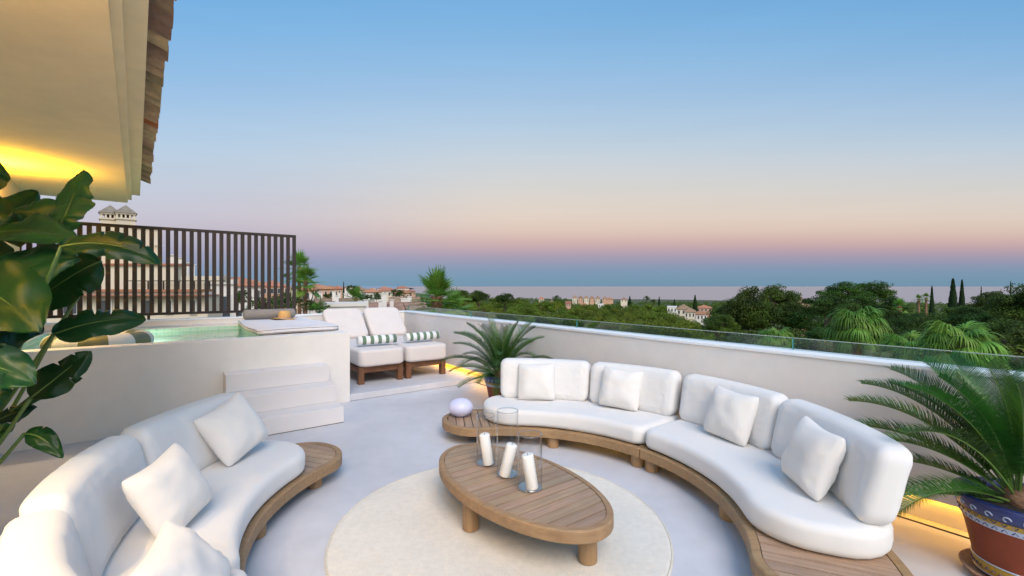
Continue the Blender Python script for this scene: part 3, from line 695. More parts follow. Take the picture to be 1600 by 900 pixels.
# pool ring
rc = UV(-.70, 7.60, ZW+.06); pr = thing('pool_ring', 'inflated white and olive striped swim ring floating in the pool', 'swim ring', rc)
Mw = mat('white_vinyl', (.74, .72, .66), .4, .03, 6, .2, 12, spec=.5); Mo = mat('olive_vinyl', (.16, .17, .085), .4, .05, 6, .2, 12, spec=.5)
NS = 12; R0, r0 = .395, .128
for s_ in range(NS):
    m = MB(); vs = []; fs = []; na_, nb = 14, 20
    for i in range(na_+1):
        a = 2*PI*(s_+i/na_)/NS+.35
        for k in range(nb):
            b = 2*PI*k/nb; wr = .004*sin(a*90)*(max(0, cos(b)) if True else 0)
            rr_ = r0+wr*(.4 if cos(b) < 0 else 1)+.002*sin(a*53+b*2)
            vs.append(rc+Vector(((R0+rr_*cos(b))*cos(a), (R0+rr_*cos(b))*sin(a), rr_*sin(b)*.92)))
    for i in range(na_):
        for k in range(nb): j = (k+1) % nb; fs.append((i*nb+k, (i+1)*nb+k, (i+1)*nb+j, i*nb+j))
    m.add(vs, fs); build('panel', m, Mo if s_ % 2 else Mw, pr, smooth=True)

# ---------------------------------------------------------------- potted plants
def pot(c, hgt, rt, label, parent_cat='planter', name='flower_pot'):
    t = thing(name, label, parent_cat, c, 'painted terracotta pots')
    k = hgt/.48; K = rt/.29
    def ring(nm, prof, mt): m = MB(); m.lathe([(r*K, z*k) for r, z in prof], c, 48, caps=False); return build(nm, m, mt, t, smooth=True, auto=50)
    ring('saucer', [(.0, .003), (.20, .003), (.245, .02), (.262, .045), (.25, .047), (.225, .028), (0, .022)], M_tile)
    ring('body', [(.0, .026), (.175, .026), (.190, .035), (.197, .06), (.207, .13), (.235, .27), (.252, .34)], M_terra)
    ring('lower_band', [(.1915, .042), (.201, .055), (.2075, .105), (.2055, .112)], M_yel)
    for zz, rr_ in ((.047, .1985), (.1145, .2085)): ring('band_line', [(rr_-.003, zz-.004), (rr_+.003, zz), (rr_-.001, zz+.005)], M_white)
    ring('white_band', [(.2525, .335), (.2565, .342), (.2605, .362), (.2600, .366)], M_white)
    ring('upper_band', [(.2598, .3655), (.2655, .374), (.2685, .392), (.268, .395)], M_yel)
    ring('rim', [(.266, .3955), (.276, .402), (.284, .43), (.292, .452), (.296, .468), (.292, .48), (.276, .484), (.262, .478), (.255, .45), (.25, .40)], M_blue)
    ring('soil', [(0, .445), (.256, .440)], M_soil)
    # painted scrolls: raised glaze strokes round the rim and dashes on the yellow bands
    m = MB(); q = 24
    for i in range(q):
        a = 2*PI*i/q; P = []
        for s_ in range(9):
            f = s_/8; b = f*PI*1.45; aa = a+(.062*cos(b)*(1-.35*f)); zz = .424+.017*sin(b)*(1-.3*f); rr_ = (.284+(zz-.43)*.36)+.0015
            P.append(c+Vector((rr_*K*cos(aa), rr_*K*sin(aa), zz*k)))
        m.tube(P, .0042*K, 5)
    build('rim_scrolls', m, M_white, t, smooth=True)['kind'] = 'stuff'
    m = MB()
    for i in range(40):
        a = 2*PI*i/40
        for zz, rr_, s_ in ((.352, .2590, 1), (.383, .2678, -1), (.078, .2048, 1)):
            P = [c+Vector((rr_*K*cos(a+da), rr_*K*sin(a+da), (zz+dz*s_)*k)) for da, dz in ((-.045, -.007), (0, .007), (.045, -.007))]
            m.tube(P, .0028*K, 4)
    build('band_strokes', m, M_blue, t)['kind'] = 'stuff'
    return t
def frond_mesh(L_, start, bend, seed, lf=.15, npair=74):
    """rachis in the xz plane, from pitch `start` (deg) bending down by `bend`"""
    rnd = random.Random(seed); P = []; p_ = Vector((0, 0, 0)); n = 26; tw = rnd.uniform(-.12, .12)
    for i in range(n+1):
        f = i/n; P.append(p_.copy()); a = R(start-bend*(f**1.5)); p_ = p_+Vector((cos(a), tw*f, sin(a)))*(L_/n)
    m = MB(); r = MB(); r.tube(P, [.0065*(1-.85*i/n)+.0008 for i in range(n+1)], 5)
    def pt(f): x = f*n; i = min(int(x), n-1); return P[i].lerp(P[i+1], x-i), (P[i+1]-P[i]).normalized()
    vs = []; fs = []
    for k in range(npair):
        f = .17+.82*k/npair; c, d = pt(f); up = Vector((0, 1, 0)).cross(d)*-1
        up = d.cross(Vector((0, 1, 0))).normalized()*-1
        if up.z < 0: up = -up
        e = sin(PI*min(1, max(0, (f-.08)/.95))**.85)**.6; l = lf*(.35+.65*e)*rnd.uniform(.92, 1.08)
        for sd in (-1, 1):
            o = (Vector((0, sd, 0))*.86+d*(.42+.5*f*f)+up*rnd.uniform(.38, .62)).normalized()
            w = d*.0033*(L_/.9)
            tip = c+o*l-Z*.10*l; mid = c+o*l*.5+up*.006
            i0 = len(vs); vs += [c-w, c+w, mid+w*.95, mid-w*.95, tip]; fs += [(i0, i0+1, i0+2, i0+3), (i0+3, i0+2, i0+4)]
    m.add(vs, fs)
    me = bpy.data.meshes.new('frond'); me.from_pydata([tuple(v) for v in m.v], [], m.f); me.materials.append(M_frond)
    mr_ = bpy.data.meshes.new('rachis'); mr_.from_pydata([tuple(v) for v in r.v], [], r.f); mr_.materials.append(M_rachis)
    return me, mr_
def cycad(c, zt, L_, label, seed, n=38, lf=.15, npair=74, skip=None):
    rnd = random.Random(seed); base = c+Vector((0, 0, zt)); t = thing('cycad', label, 'plant', base, None)
    m = MB(); m.lathe([(.085, -.03), (.09, .03), (.07, .08), (.03, .11), (0, .115)], base, 20); build('trunk', m, M_trunk, t, smooth=True)
    kinds = [(84, 30, .86), (76, 48, .95), (68, 62, 1.0), (56, 68, 1.05), (42, 66, 1.0), (26, 60, .92), (10, 45, .8)]
    M_ = [[frond_mesh(L_*s, a, b, seed*10+i*3+j, lf, npair) for j in range(2)] for i, (a, b, s) in enumerate(kinds)]
    for i in range(n):
        k = min(len(kinds)-1, int(len(kinds)*(i/n)**.85)); me, mr_ = M_[k][i % 2]
        az_ = i*2.39996+rnd.uniform(-.2, .2)
        if skip and skip(az_ % (2*PI), k): continue
        f = inst('frond', me, t, (.04*cos(az_), .04*sin(az_), .06-.01*k), (rnd.uniform(-.12, .12), rnd.uniform(-.08, .08), az_))
        s = rnd.uniform(.9, 1.1); f.scale = (s, s, s); inst('rachis', mr_, f)
    return t
p1 = Vector((-.15, 6.38, 0)); pot(p1, .46, .245, 'blue rimmed terracotta pot behind the left end of the right sofa')
cycad(p1, .43, .86, 'bushy green cycad in the pot behind the sofa end', 3, n=38, lf=.14, npair=76)
az2 = R(48.3); p2 = Vector((3.93*sin(az2), 3.93*cos(az2), 0)); pot(p2, .485, .293, 'large terracotta pot with blue scrolled rim at the right edge')
cycad(p2, .44, .88, 'tall green cycad in the large pot at the right edge of the photo', 9, n=54, lf=.155, npair=96,
      skip=lambda a, k: (k >= 2 and (a < 1.0 or a > 5.6)) or (k >= 4 and not 2.2 < a < 3.25) or (k == 3 and 3.5 < a < 5.6))
p3 = Vector((-3.27, 2.55, 0)); pot(p3, .47, .255, 'blue rimmed pot peeking in at the lower left edge of the photo')

# broad leaved plant at the left edge: each leaf placed and shaped on its own
BP = thing('bird_of_paradise', 'dark green broad leaved plant with torn banana like leaves at the left edge', 'plant', p3+Vector((0, 0, .43)))
def broadleaf(b, tp, w, face, sag=.06, fold=.35, tears=3, seed=0, stalk=None, curl=0):
    rnd = random.Random(seed); d0 = tp-b; L_ = d0.length; n = 44; mcr = 7; mid = []
    for i in range(n+1):
        f = i/n; mid.append(b.lerp(tp, f)+Z*(sag*4*f*(1-f))-Z*0)
    trs = {rnd.uniform(.2, .92): (rnd.choice((-1, 1)), rnd.uniform(.35, .9)) for _ in range(tears)}
    fc = Vector(face).normalized(); vs = []
    for i in range(n+1):
        f = i/n; d = (mid[min(i+1, n)]-mid[max(i-1, 0)]).normalized(); s = d.cross(fc).normalized(); up = s.cross(d).normalized()
        base = w*(sin(PI*min(1, f**.72))**.62)*(1 if f < .5 else 1)
        if i in (0,): base = .004
        for k in range(-mcr, mcr+1):
            q = k/mcr; sg = 1 if q > 0 else -1; ww = base
            for tf, (ts, dp) in trs.items():
                x = abs(f-tf)/.016
                if sg == ts and x < 1: ww *= 1-dp*(1-x)
            ww *= 1+.035*noise.noise(Vector((f*9, sg*3.0, seed)))
            rip = .003*sin(f*120+abs(q)*9)*abs(q)*(w/.12)
            und = .05*noise.noise(Vector((f*4, q*1.3, seed*1.7)))*abs(q)*(w/.12)
            vs.append(mid[i]+s*(q*ww)*(1-.12*abs(q)*fold)+up*(abs(q)*ww*fold-q*q*ww*(.45+curl)+rip*.5+und))
    W_ = 2*mcr+1; fs = []
    for i in range(n):
        for k in range(W_-1): fs.append((i*W_+k, i*W_+k+1, (i+1)*W_+k+1, (i+1)*W_+k))
    m = MB(); m.add(vs, fs); o = build('leaf', m, M_banana, BP, smooth=True)
    m = MB(); m.tube([q-fc*.003 for q in mid], [.0075*(1-.8*i/n) for i in range(n+1)], 6); build('midrib', m, M_rib, o, smooth=True)
    if stalk is not None:
        s0 = Vector(stalk); pts = []
        for i in range(13):
            f = i/12; q = s0.lerp(b, f); q += Z*(-.06*sin(PI*f)) ; pts.append(q)
        m = MB(); m.tube(pts, [.013-.005*i/12 for i in range(13)], 8); build('stalk', m, M_stem, BP, smooth=True)
    return o
root = lambda i: p3+Vector((.05*cos(i*2.1), .05*sin(i*2.1), .42))
LV = [  # base px, base depth, tip px, tip depth, half width, facing, sag, fold, tears
 ((88, 368), 2.30, (132, 266), 2.42, .105, (-.25, -1, .25), .00, .35, 4),
 ((102, 362), 2.55, (18, 330), 2.45, .105, (.3, -1, .45), .04, .3, 6),
 ((-60, 380), 2.35, (118, 372), 2.10, .10, (0, -.75, .8), .05, .5, 1),
 ((96, 385), 2.05, (252, 414), 2.15, .075, (0, -.8, .75), .05, .5, 4),
 ((-70, 470), 2.1, (125, 405), 2.2, .15, (.1, -.9, .7), .05, .3, 2),
 ((158, 408), 2.55, (22, 500), 2.35, .12, (.2, -1, .5), .03, .3, 2),
 ((84, 522), 2.35, (228, 500), 2.55, .085, (.1, -.9, .6), .03, .35, 5),
 ((-60, 440), 2.0, (62, 520), 1.95, .14, (.2, -1, .6), .04, .3, 1),
 ((-50, 530), 2.0, (68, 520), 2.15, .12, (.1, -.8, .9), .03, .35, 3),
 ((-60, 570), 1.95, (56, 600), 2.0, .085, (.2, -1, .35), .03, .25, 1),
 ((48, 622), 2.2, (142, 548), 2.35, .075, (.3, -1, .5), .0, .35, 3),
 ((20, 640), 2.3, (128, 590), 2.4, .035, (.1, -.6, .9), .01, .45, 0),
 ((-10, 660), 2.25, (58, 636), 2.35, .05, (.1, -.8, .8), .01, .4, 2),
 ((38, 678), 2.3, (98, 716), 2.3, .045, (.3, -.9, .5), .035, .35, 1),
 ((-70, 330), 2.2, (8, 366), 2.3, .12, (.4, -1, .3), .03, .3, 2),
 ((-30, 690), 2.3, (24, 664), 2.4, .05, (.2, -.8, .7), .01, .4, 1),
 ((-90, 420), 2.6, (60, 300), 2.9, .13, (.5, -1, .3), .03, .3, 3),
 ((-40, 300), 3.0, (-20, 180), 3.1, .12, (.5, -1, .3), .0, .3, 3),
 ((60, 520), 2.6, (140, 560), 2.75, .07, (.1, -.9, .5), .02, .35, 3),
]
LV = LV[:-2]
LV += [((-40, 410), 2.5, (70, 330), 2.7, .11, (.3, -1, .4), .03, .3, 2), ((-60, 480), 2.5, (100, 470), 2.6, .12, (.1, -1, .5), .03, .3, 3), ((-50, 300), 2.4, (-5, 250), 2.5, .10, (.4, -1, .3), .02, .3, 2),
       ((-60, 610), 2.4, (30, 560), 2.5, .09, (.2, -1, .4), .02, .3, 2), ((-50, 640), 2.1, (20, 612), 2.2, .07, (.2, -1, .5), .02, .3, 1)]
for i, (bp, bd, tp, td, w, fc, sg_, fo, te) in enumerate(LV):
    b = at(bp[0], bp[1], bd); tpp = at(tp[0], tp[1], td); w *= 1.2
    broadleaf(b, tpp, w, fc, sg_, fo, te, i+1, stalk=root(i))

# ---------------------------------------------------------------- the house eave on the left
RD = Vector((-.637, .771, 0)).normalized(); RN = Vector((RD.y, -RD.x, 0))      # along the eave / outwards to the terrace
def HR(w, s, z): return Vector((0, 0, 0))+RN*(w*.771)+RD*s+Z*z                 # w as offset from the line through the eye
def hbox(w0, w1, s0, s1, z0, z1): return [HR(w0,s0,z0), HR(w1,s0,z0), HR(w1,s1,z0), HR(w0,s1,z0), HR(w0,s0,z1), HR(w1,s0,z1), HR(w1,s1,z1), HR(w0,s1,z1)]
HS = thing('house', 'cream rendered house with deep eave and clay roof tiles at the upper left', 'house', HR(-3, 3, 0))
SE = 9.75
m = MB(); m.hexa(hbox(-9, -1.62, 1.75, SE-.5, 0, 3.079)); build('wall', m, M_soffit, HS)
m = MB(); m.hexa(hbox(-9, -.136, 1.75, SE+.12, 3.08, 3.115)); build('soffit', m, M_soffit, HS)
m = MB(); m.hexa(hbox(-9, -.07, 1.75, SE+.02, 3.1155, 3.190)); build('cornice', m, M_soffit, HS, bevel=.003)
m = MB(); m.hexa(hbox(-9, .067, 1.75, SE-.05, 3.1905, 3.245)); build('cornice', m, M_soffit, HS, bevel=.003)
m = MB(); m.hexa(hbox(-9, .045, 1.75, SE-.55, 3.2455, 3.27)); build('mortar_bed', m, M_mortar, HS)
def btile(s, w0, w1, r, zc, up, slope=.28, mt=M_tile):
    m = MB(); vs = []; fs = []; n = 9; th = .014; zz = []
    for j, (w, f) in enumerate(((w1, 0), (w0, 1))):
        for rr_ in (r, r-th):
            for i in range(n+1):
                a = PI*i/n; y = rr_*cos(a); z = rr_*sin(a)*(1 if up else -1)*.75
                vs.append(HR(w, s+y, zc+z+(w1-w)*slope))
    K = n+1
    for i in range(n):
        fs += [(i, i+1, 2*K+i+1, 2*K+i), (K+i, 3*K+i, 3*K+i+1, K+i+1), (i, K+i, K+i+1, i+1), (2*K+i, 2*K+i+1, 3*K+i+1, 3*K+i)]
    fs += [(0, 2*K, 3*K, K), (n, K+n, 3*K+n, 2*K+n)]
    m.add(vs, fs); return fix_normals(build('tile', m, mt, HS, smooth=True, auto=50))
s = 1.85; k = 0
while s < SE-.75:
    mt = M_tileo if k in (7, 22) else M_tile
    btile(s, -.55, .215+random.uniform(-.012, .012), .094, 3.345, False, mt=mt)
    btile(s+.089, -.55, .185+random.uniform(-.015, .015), .080, 3.352, True)
    s += .178; k += 1
m = MB(); P = [HR(-9, 1.75, 3.46+8.6*.3), HR(.10, 1.75, 3.375), HR(.10, SE-.7, 3.375), HR(-9, SE-.7, 3.46+8.6*.3)]
m.add([q for q in P]+[q+Z*.03 for q in P], [(0, 1, 2, 3), (4, 7, 6, 5), (0, 4, 5, 1), (1, 5, 6, 2), (2, 6, 7, 3), (3, 7, 4, 0)]); fix_normals(build('roof', m, M_mortar, HS))
def sconce(s, z, label, power, pdown):
    c = HR(-1.62, s, z)+RN*.09; t = thing('wall_lamp', label, 'lamp', c, 'wall lamps on the house wall')
    m = MB(); m.lathe([(.038, -.09), (.042, -.088), (.042, .088), (.038, .09)], c, 24, caps=False); o = build('shade', m, M_brass, t, smooth=True)
    m = MB(); m.tube([c-RN*.09, c-RN*.04], .014, 8); build('arm', m, M_brass, t)
    m = MB(); m.lathe([(0, .045), (.022, .05), (.028, .07), (.02, .09), (0, .096)], c, 16); build('bulb', m, M_bulb, t, smooth=True)
    for dz, rx in ((.12, PI), (-.12, 0)):
        ld = bpy.data.lights.new('lamp_light', 'SPOT'); ld.energy = power if dz > 0 else pdown; ld.color = (1, .56, .015) if dz > 0 else (1, .76, .40); ld.spot_size = R(165 if dz > 0 else 112); ld.spot_blend = 1; ld.shadow_soft_size = .03
        lo = bpy.data.objects.new('lamp_light', ld); COL.objects.link(lo); lo.parent = t; lo.location = (0, 0, dz); lo.rotation_euler = (rx, 0, 0)
    return t
sconce(7.5, 2.55, 'glowing brass wall lamp on the house wall behind the big leaves', 190, 80)
sconce(2.15, 2.50, 'brass wall lamp near the viewer whose glow lights the left sofa', 110, 120)

exec_bg = True
# ================================================================= everything beyond the terrace
def crown_np(n, blobs, rb, seed, leaf, flat=1.0, tall=1.0, shell=.55):
    """leaf sized quads gathered in clumps through the volume of a unit crown"""
    rs = np.random.RandomState(seed); C = []
    while len(C) < blobs:
        p_ = rs.uniform(-1, 1, 3); l = np.linalg.norm(p_)
        if l > 1 or l < .35: continue
        if p_[2] < -.55: continue
        C.append(p_*(.80))
    C = np.array(C); C[:, 2] *= flat
    ix = rs.randint(0, blobs, n); rbv = rb*rs.uniform(.65, 1.25, blobs)
    d = rs.normal(size=(n, 3)); d /= np.linalg.norm(d, axis=1)[:, None]; rad = rs.uniform(shell, 1, n)**.6
    P = C[ix]+d*(rbv[ix]*rad)[:, None]*np.array([1, 1, .72])
    nn = d+rs.normal(size=(n, 3))*.55+np.array([0, 0, .25]); nn /= np.linalg.norm(nn, axis=1)[:, None]
    a = np.cross(nn, rs.normal(size=(n, 3))); a /= np.linalg.norm(a, axis=1)[:, None]; b = np.cross(nn, a)
    s = leaf*rs.uniform(.6, 1.3, n)[:, None]; a = a*s; b = b*s*.75
    co = np.stack([P-a-b*.3, P-a*.1+b, P+a+b*.2, P+a*.15-b], 1).reshape(-1, 3)
    co[:, 2] *= tall
    return co, np.arange(n*4).reshape(-1, 4)
def trunk_mesh(name, h, r, limbs, seed, mt):
    rnd = random.Random(seed); m = MB(); P = [Vector((0, 0, 0))]
    for i in range(1, 7): P.append(Vector((rnd.uniform(-.03, .03)*h, rnd.uniform(-.03, .03)*h, h*i/6)))
    m.tube(P, [r*(1-.09*i) for i in range(7)], 7)
    for k in range(limbs):
        a = k*2.4+rnd.uniform(-.4, .4); b = P[4+k % 3]*1; m.tube([b, b+Vector((cos(a)*.25, sin(a)*.25, h*.04)), b+Vector((cos(a)*.5, sin(a)*.5, h*.12))], [r*.45, r*.3, r*.12], 5)
    me = bpy.data.meshes.new(name); me.from_pydata([tuple(v) for v in m.v], [], m.f); me.materials.append(mt); return me
CR = {
 'pine': [npmesh('crown', *crown_np(6000, 36, .31, 40+i, .036, flat=.85), M_pine) for i in range(3)],
 'dpine': [npmesh('crown', *crown_np(13000, 60, .26, 50+i, .028, flat=.95), M_pined) for i in range(3)],
 'broad': [npmesh('crown', *crown_np(13000, 60, .27, 60+i, .027), M_broad) for i in range(3)],
 'round': [npmesh('crown', *crown_np(2600, 30, .30, 70+i, .045), M_broad) for i in range(2)],
 'shrub': [npmesh('crown', *crown_np(3000, 30, .28, 80+i, .045), M_shrub) for i in range(2)],
}
def cyp_np(n, seed):
    rs = np.random.RandomState(seed); z = rs.uniform(0, 1, n); w = np.sin(np.pi*np.clip(z, 0, 1)**.62)**.75*(1-.15*z)
    a = rs.uniform(0, 2*np.pi, n); r = w*rs.uniform(.65, 1.05, n); P = np.stack([r*np.cos(a)*.16, r*np.sin(a)*.16, z], 1)
    s = .022*rs.uniform(.6, 1.4, n)[:, None]; t = np.stack([-np.sin(a), np.cos(a), rs.uniform(-.3, .3, n)], 1)*s; up = np.stack([np.cos(a)*.3, np.sin(a)*.3, np.ones(n)], 1)*s*1.4
    return np.stack([P-t-up, P+t-up*.5, P+t*.6+up, P-t*.8+up*.8], 1).reshape(-1, 3), np.arange(n*4).reshape(-1, 4)
CR['cypress'] = [npmesh('crown', *cyp_np(2600, 5+i), M_cyp) for i in range(2)]
TRK = [trunk_mesh('trunk', 1.0, .07, 5, 3+i, M_bark) for i in range(3)]
tn = 0
def tree(px, top, Y, wpx, kind, label, group=None, name=None, aspect=.8, cat='tree'):
    """px = centre, top = pixel row of the crown's top at distance Y, wpx = crown width"""
    global tn; tn += 1; rnd = random.Random(tn*13)
    x = (px-800)*Y/F; zt = EYE-(top-447)*Y/F; g = gz(x, Y); rad = wpx*Y/F/2
    nm = name or {'pine': 'pine_tree', 'dpine': 'pine_tree', 'broad': 'broadleaf_tree', 'round': 'round_tree', 'shrub': 'shrub', 'cypress': 'cypress_tree'}[kind]
    t = thing(nm, label, cat, (x, Y, g), group, rnd.uniform(0, 6.28))
    if kind == 'cypress':
        h = zt-g; me = CR[kind][tn % 2]; inst('crown', me, t, (0, 0, h*.08), scale=(rad/.16, rad/.16, h*.92)); inst('trunk', TRK[0], t, scale=(h*.5, h*.5, h*.3)); return t
    rz = rad*aspect; cz = zt-rz*.98-g
    if cz-rz < 0 and kind != 'shrub': pass
    me = CR[kind][tn % len(CR[kind])]; ks = 1.12 if kind != 'pine' else 1.0
    inst('crown', me, t, (0, 0, cz), scale=(rad*ks, rad*ks, rz)); inst('trunk', TRK[tn % 3], t, scale=(rad, rad, max(cz, .3)))
    return t
# ---- fan palms
def fan_mesh(pitch, Lp, Rf, seed, droop=.9, nseg=26, mt=M_palm, d0=.05, d1=.55, d2=2):
    rnd = random.Random(seed); m = MB(); d = Vector((cos(R(pitch)), 0, sin(R(pitch)))); n = 6; P = []
    for i in range(n+1): f = i/n; P.append(d*Lp*f-Z*(.22*Lp*f*f))
    m.tube(P, [.03*(1-.5*i/n) for i in range(n+1)], 4)
    c = P[-1]; ax = (P[-1]-P[-2]).normalized(); sd = Vector((0, 1, 0)); up = ax.cross(sd)
    if up.z < 0: up = -up
    vs = []; fs = []; rw = 6
    for k in range(nseg):
        th = R(-128+256*k/(nseg-1)); l = Rf*(1-.25*abs(th)/R(128))*rnd.uniform(.9, 1.05); dr = droop*rnd.uniform(.7, 1.25)
        o = ax*cos(th)+sd*sin(th); s_ = (-ax*sin(th)+sd*cos(th)); w0 = R(256/(nseg-1))*.52
        p_ = c.copy(); dir_ = (o+up*.18).normalized(); i0 = len(vs)
        for i in range(rw+1):
            f = i/rw; w = (l*f*w0 if f < .5 else l*.5*w0*(1-(f-.5)*1.9)); w = max(w, .003)
            vs += [p_-s_*w+Z*.0, p_+s_*w+up*.01]
            dir_ = (dir_-Z*dr*(d0+d1*f**d2)).normalized(); p_ = p_+dir_*l/rw
        for i in range(rw): fs.append((i0+2*i, i0+2*i+1, i0+2*i+3, i0+2*i+2))
    m.add(vs, fs); me = bpy.data.meshes.new('frond'); me.from_pydata([tuple(v) for v in m.v], [], m.f); me.materials.append(mt); return me
FAN = [fan_mesh(p_, 1.05, 1.15, 20+i, droop=1.0+.06*i, nseg=40, d0=.22, d1=.55, d2=1) for i, p_ in enumerate((60, 52, 43, 34, 25, 14))]
FANS = [fan_mesh(p_, .8, .75, 40+i, droop=.35, nseg=20) for i, p_ in enumerate((80, 60, 40, 20, 0, -25))]
PTR = None
def palm_trunk(h, r):
    m = MB(); P = []; rr_ = []; n = max(8, int(h/.18))
    for i in range(n+1):
        f = i/n; P.append(Vector((.10*sin(f*2), 0, h*f))); rr_.append(r*(1.15-.25*f)*(1.06 if i % 2 else .95)*(1.0 if f < .93 else 1.18))
    m.tube(P, rr_, 12); me = bpy.data.meshes.new('trunk'); me.from_pydata([tuple(v) for v in m.v], [], m.f); me.materials.append(M_trunk); return me
SPK = MB()
for k in range(60):
    a = k*2.4; z_ = -.6+.55*k/60; SPK.tube([Vector((.15*cos(a), .15*sin(a), z_)), Vector((.27*cos(a), .27*sin(a), z_+.12))], [.03, .012], 4)
spm = bpy.data.meshes.new('leaf_bases'); spm.from_pydata([tuple(v) for v in SPK.v], [], SPK.f); spm.materials.append(M_trunk)
def palm(px, cy, Y, wpx, label, n=30, group=None, fans=FAN, rad0=2.0, tr=.22, name='fan_palm', bases=True):
    wpx *= 1.4 if fans is FANS else 1.0; x = (px-800)*Y/F; z = EYE-(cy-447)*Y/F; g = gz(x, Y); sc = wpx*Y/F/2/rad0; rnd = random.Random(px*7)
    t = thing(name, label, 'palm tree', (x, Y, g), group, rnd.uniform(0, 6)); h = z-g
    inst('trunk', palm_trunk(h, tr*max(.6, min(1.2, sc))), t)
    if bases: inst('leaf_bases', spm, t, (.09, 0, h), scale=(sc, sc, sc))
    for i in range(n):
        k = min(len(fans)-1, int(len(fans)*(i/n))); a = i*2.39996+rnd.uniform(-.25, .25); s = sc*rnd.uniform(.88, 1.1)
        inst('frond', fans[k], t, (.09, 0, h-.02*i*sc), (rnd.uniform(-.12, .12), rnd.uniform(-.1, .1), a), (s, s, s))
    return t
palm(1343, 508, 24, 118, 'large drooping fan palm with thick red brown trunk beyond the right parapet', 36, tr=.26)
palm(1208, 532, 27, 82, 'smaller fan palm half hidden behind the glass left of the thick trunked palm', 26)
palm(1425, 548, 19, 120, 'bright green fan palm low behind the glass right of the thick trunked palm', 30)
palm(1500, 540, 16, 150, 'bright green fan palm behind the glass next to the tall cycad', 30)
palm(681, 462, 30, 76, 'bushy upright fan palm above the corner where the parapets meet', 34, fans=FANS, rad0=1.5)
palm(706, 486, 33, 60, 'low fan palm beside the bushy palm at the parapet corner', 24, fans=FANS, rad0=1.5)
palm(467, 417, 34, 44, 'tallest slim palm right behind the end post of the slat fence', 24, fans=FANS, rad0=1.5, tr=.13, bases=False)
palm(478, 438, 30, 44, 'slim palm with orange brown trunk just right of the slat fence', 24, fans=FANS, rad0=1.5, tr=.15, bases=False)
palm(555, 466, 44, 36, 'small palm standing between the tiled roofs of the town', 20, fans=FANS, rad0=1.5, tr=.18, bases=False)
palm(1348, 452, 150, 16, 'thin tall palm rising out of the dark round trees', 18, fans=FANS, rad0=1.5, tr=.3, bases=False)
palm(1406, 478, 90, 22, 'short palm at the edge of the dark trees left of the twin palms', 20, fans=FANS, rad0=1.5, tr=.3, bases=False)
palm(1436, 467, 160, 13, 'left one of two distant palms against the sea', 16, group='twin distant palms', fans=FANS, rad0=1.5, tr=.3, bases=False)
palm(1447, 465, 160, 13, 'right one of two distant palms against the sea', 16, group='twin distant palms', fans=FANS, rad0=1.5, tr=.3, bases=False)

# ---- trees on the right, one by one
def T(*a, **k): return tree(*a, **k)
T(1170, 438, 62, 74, 'dpine', 'tall dark pine at the left end of the right tree group', aspect=1.35)
T(1215, 439, 64, 66, 'dpine', 'second tall pine with olive crown against the sea', aspect=1.2)
T(1140, 470, 70, 60, 'dpine', 'lower dark pine leaning out left of the tall pines', aspect=.8)
T(1262, 480, 58, 70, 'broad', 'dark broadleaf tree between the tall pines and the round tree', aspect=.8)
T(1290, 456, 52, 66, 'broad', 'dense bright green round tree in front of the tall crowns', aspect=.75)
T(1325, 437, 110, 70, 'broad', 'wide olive crowned tree behind the round green tree', aspect=.6)
T(1365, 437, 115, 60, 'broad', 'wide olive crowned tree around the thin tall palm', aspect=.7)
T(1294, 449, 130, 34, 'round', 'small rounded crown at the left of the wide olive trees', aspect=.8)
T(1392, 460, 95, 44, 'broad', 'dark tree stepping down right of the olive crowns', aspect=.9)
T(1368, 500, 44, 80, 'broad', 'dark low tree behind the thick trunked palm', aspect=.7)
T(1300, 505, 40, 90, 'broad', 'dark tree mass left of the thick trunked palm', aspect=.7)
T(1240, 508, 42, 90, 'dpine', 'dark pine below the two tall pines', aspect=.7)
T(1165, 510, 46, 90, 'dpine', 'dark pine low behind the glass near the middle joint', aspect=.7)
T(1425, 484, 75, 60, 'broad', 'dark round tree below the twin distant palms', aspect=.7)
T(1470, 486, 70, 66, 'broad', 'dark tree under the slim single cypress', aspect=.7)
T(1456, 451, 85, 11, 'cypress', 'slim single cypress right of the twin distant palms', cat='tree')
T(1489, 440, 70, 20, 'cypress', 'widest cypress of the close pair against the sea')
T(1503, 442, 72, 14, 'cypress', 'slimmer cypress of the close pair against the sea')
T(1533, 451, 110, 6, 'cypress', 'thin bare conifer spire right of the cypress pair')
T(1579, 444, 90, 6, 'cypress', 'tip of a narrow cypress above the far right trees')
T(1510, 472, 60, 80, 'broad', 'dark tree mass beneath the cypress pair', aspect=.75)
T(1548, 470, 62, 60, 'broad', 'dark rounded tree right of the cypress pair', aspect=.8)
T(1525, 482, 50, 60, 'broad', 'dark shadowed tree right below the cypress pair', aspect=.9)
T(1445, 492, 58, 60, 'broad', 'dark bushy tree at the foot of the single slim cypress', aspect=.9)
T(1408, 492, 62, 56, 'broad', 'dark bushy tree under the short palm', aspect=.9)
T(1125, 486, 60, 54, 'dpine', 'dark pine at the foot of the wood right of the villa', aspect=.9)
T(1150, 478, 66, 60, 'dpine', 'dark pine crown in front of the left tall pine', aspect=1.0)
T(1192, 462, 60, 60, 'dpine', 'dark pine crown filling the gap between the two tall pines', aspect=1.2)
T(1236, 466, 60, 54, 'dpine', 'olive pine crown right behind the second tall pine', aspect=1.1)
T(1345, 455, 100, 60, 'broad', 'dense dark crown under the thin tall palm', aspect=.9)
T(1315, 466, 80, 60, 'broad', 'dark crown above the round bright tree', aspect=.8)
T(1380, 478, 70, 56, 'broad', 'dark crown right behind the drooping palm', aspect=.9)
T(1590, 470, 46, 80, 'dpine', 'dark pine directly above the tips of the tall cycad', aspect=.9)
T(1560, 451, 55, 70, 'dpine', 'flat topped dark tree left of the far right edge', aspect=.6)
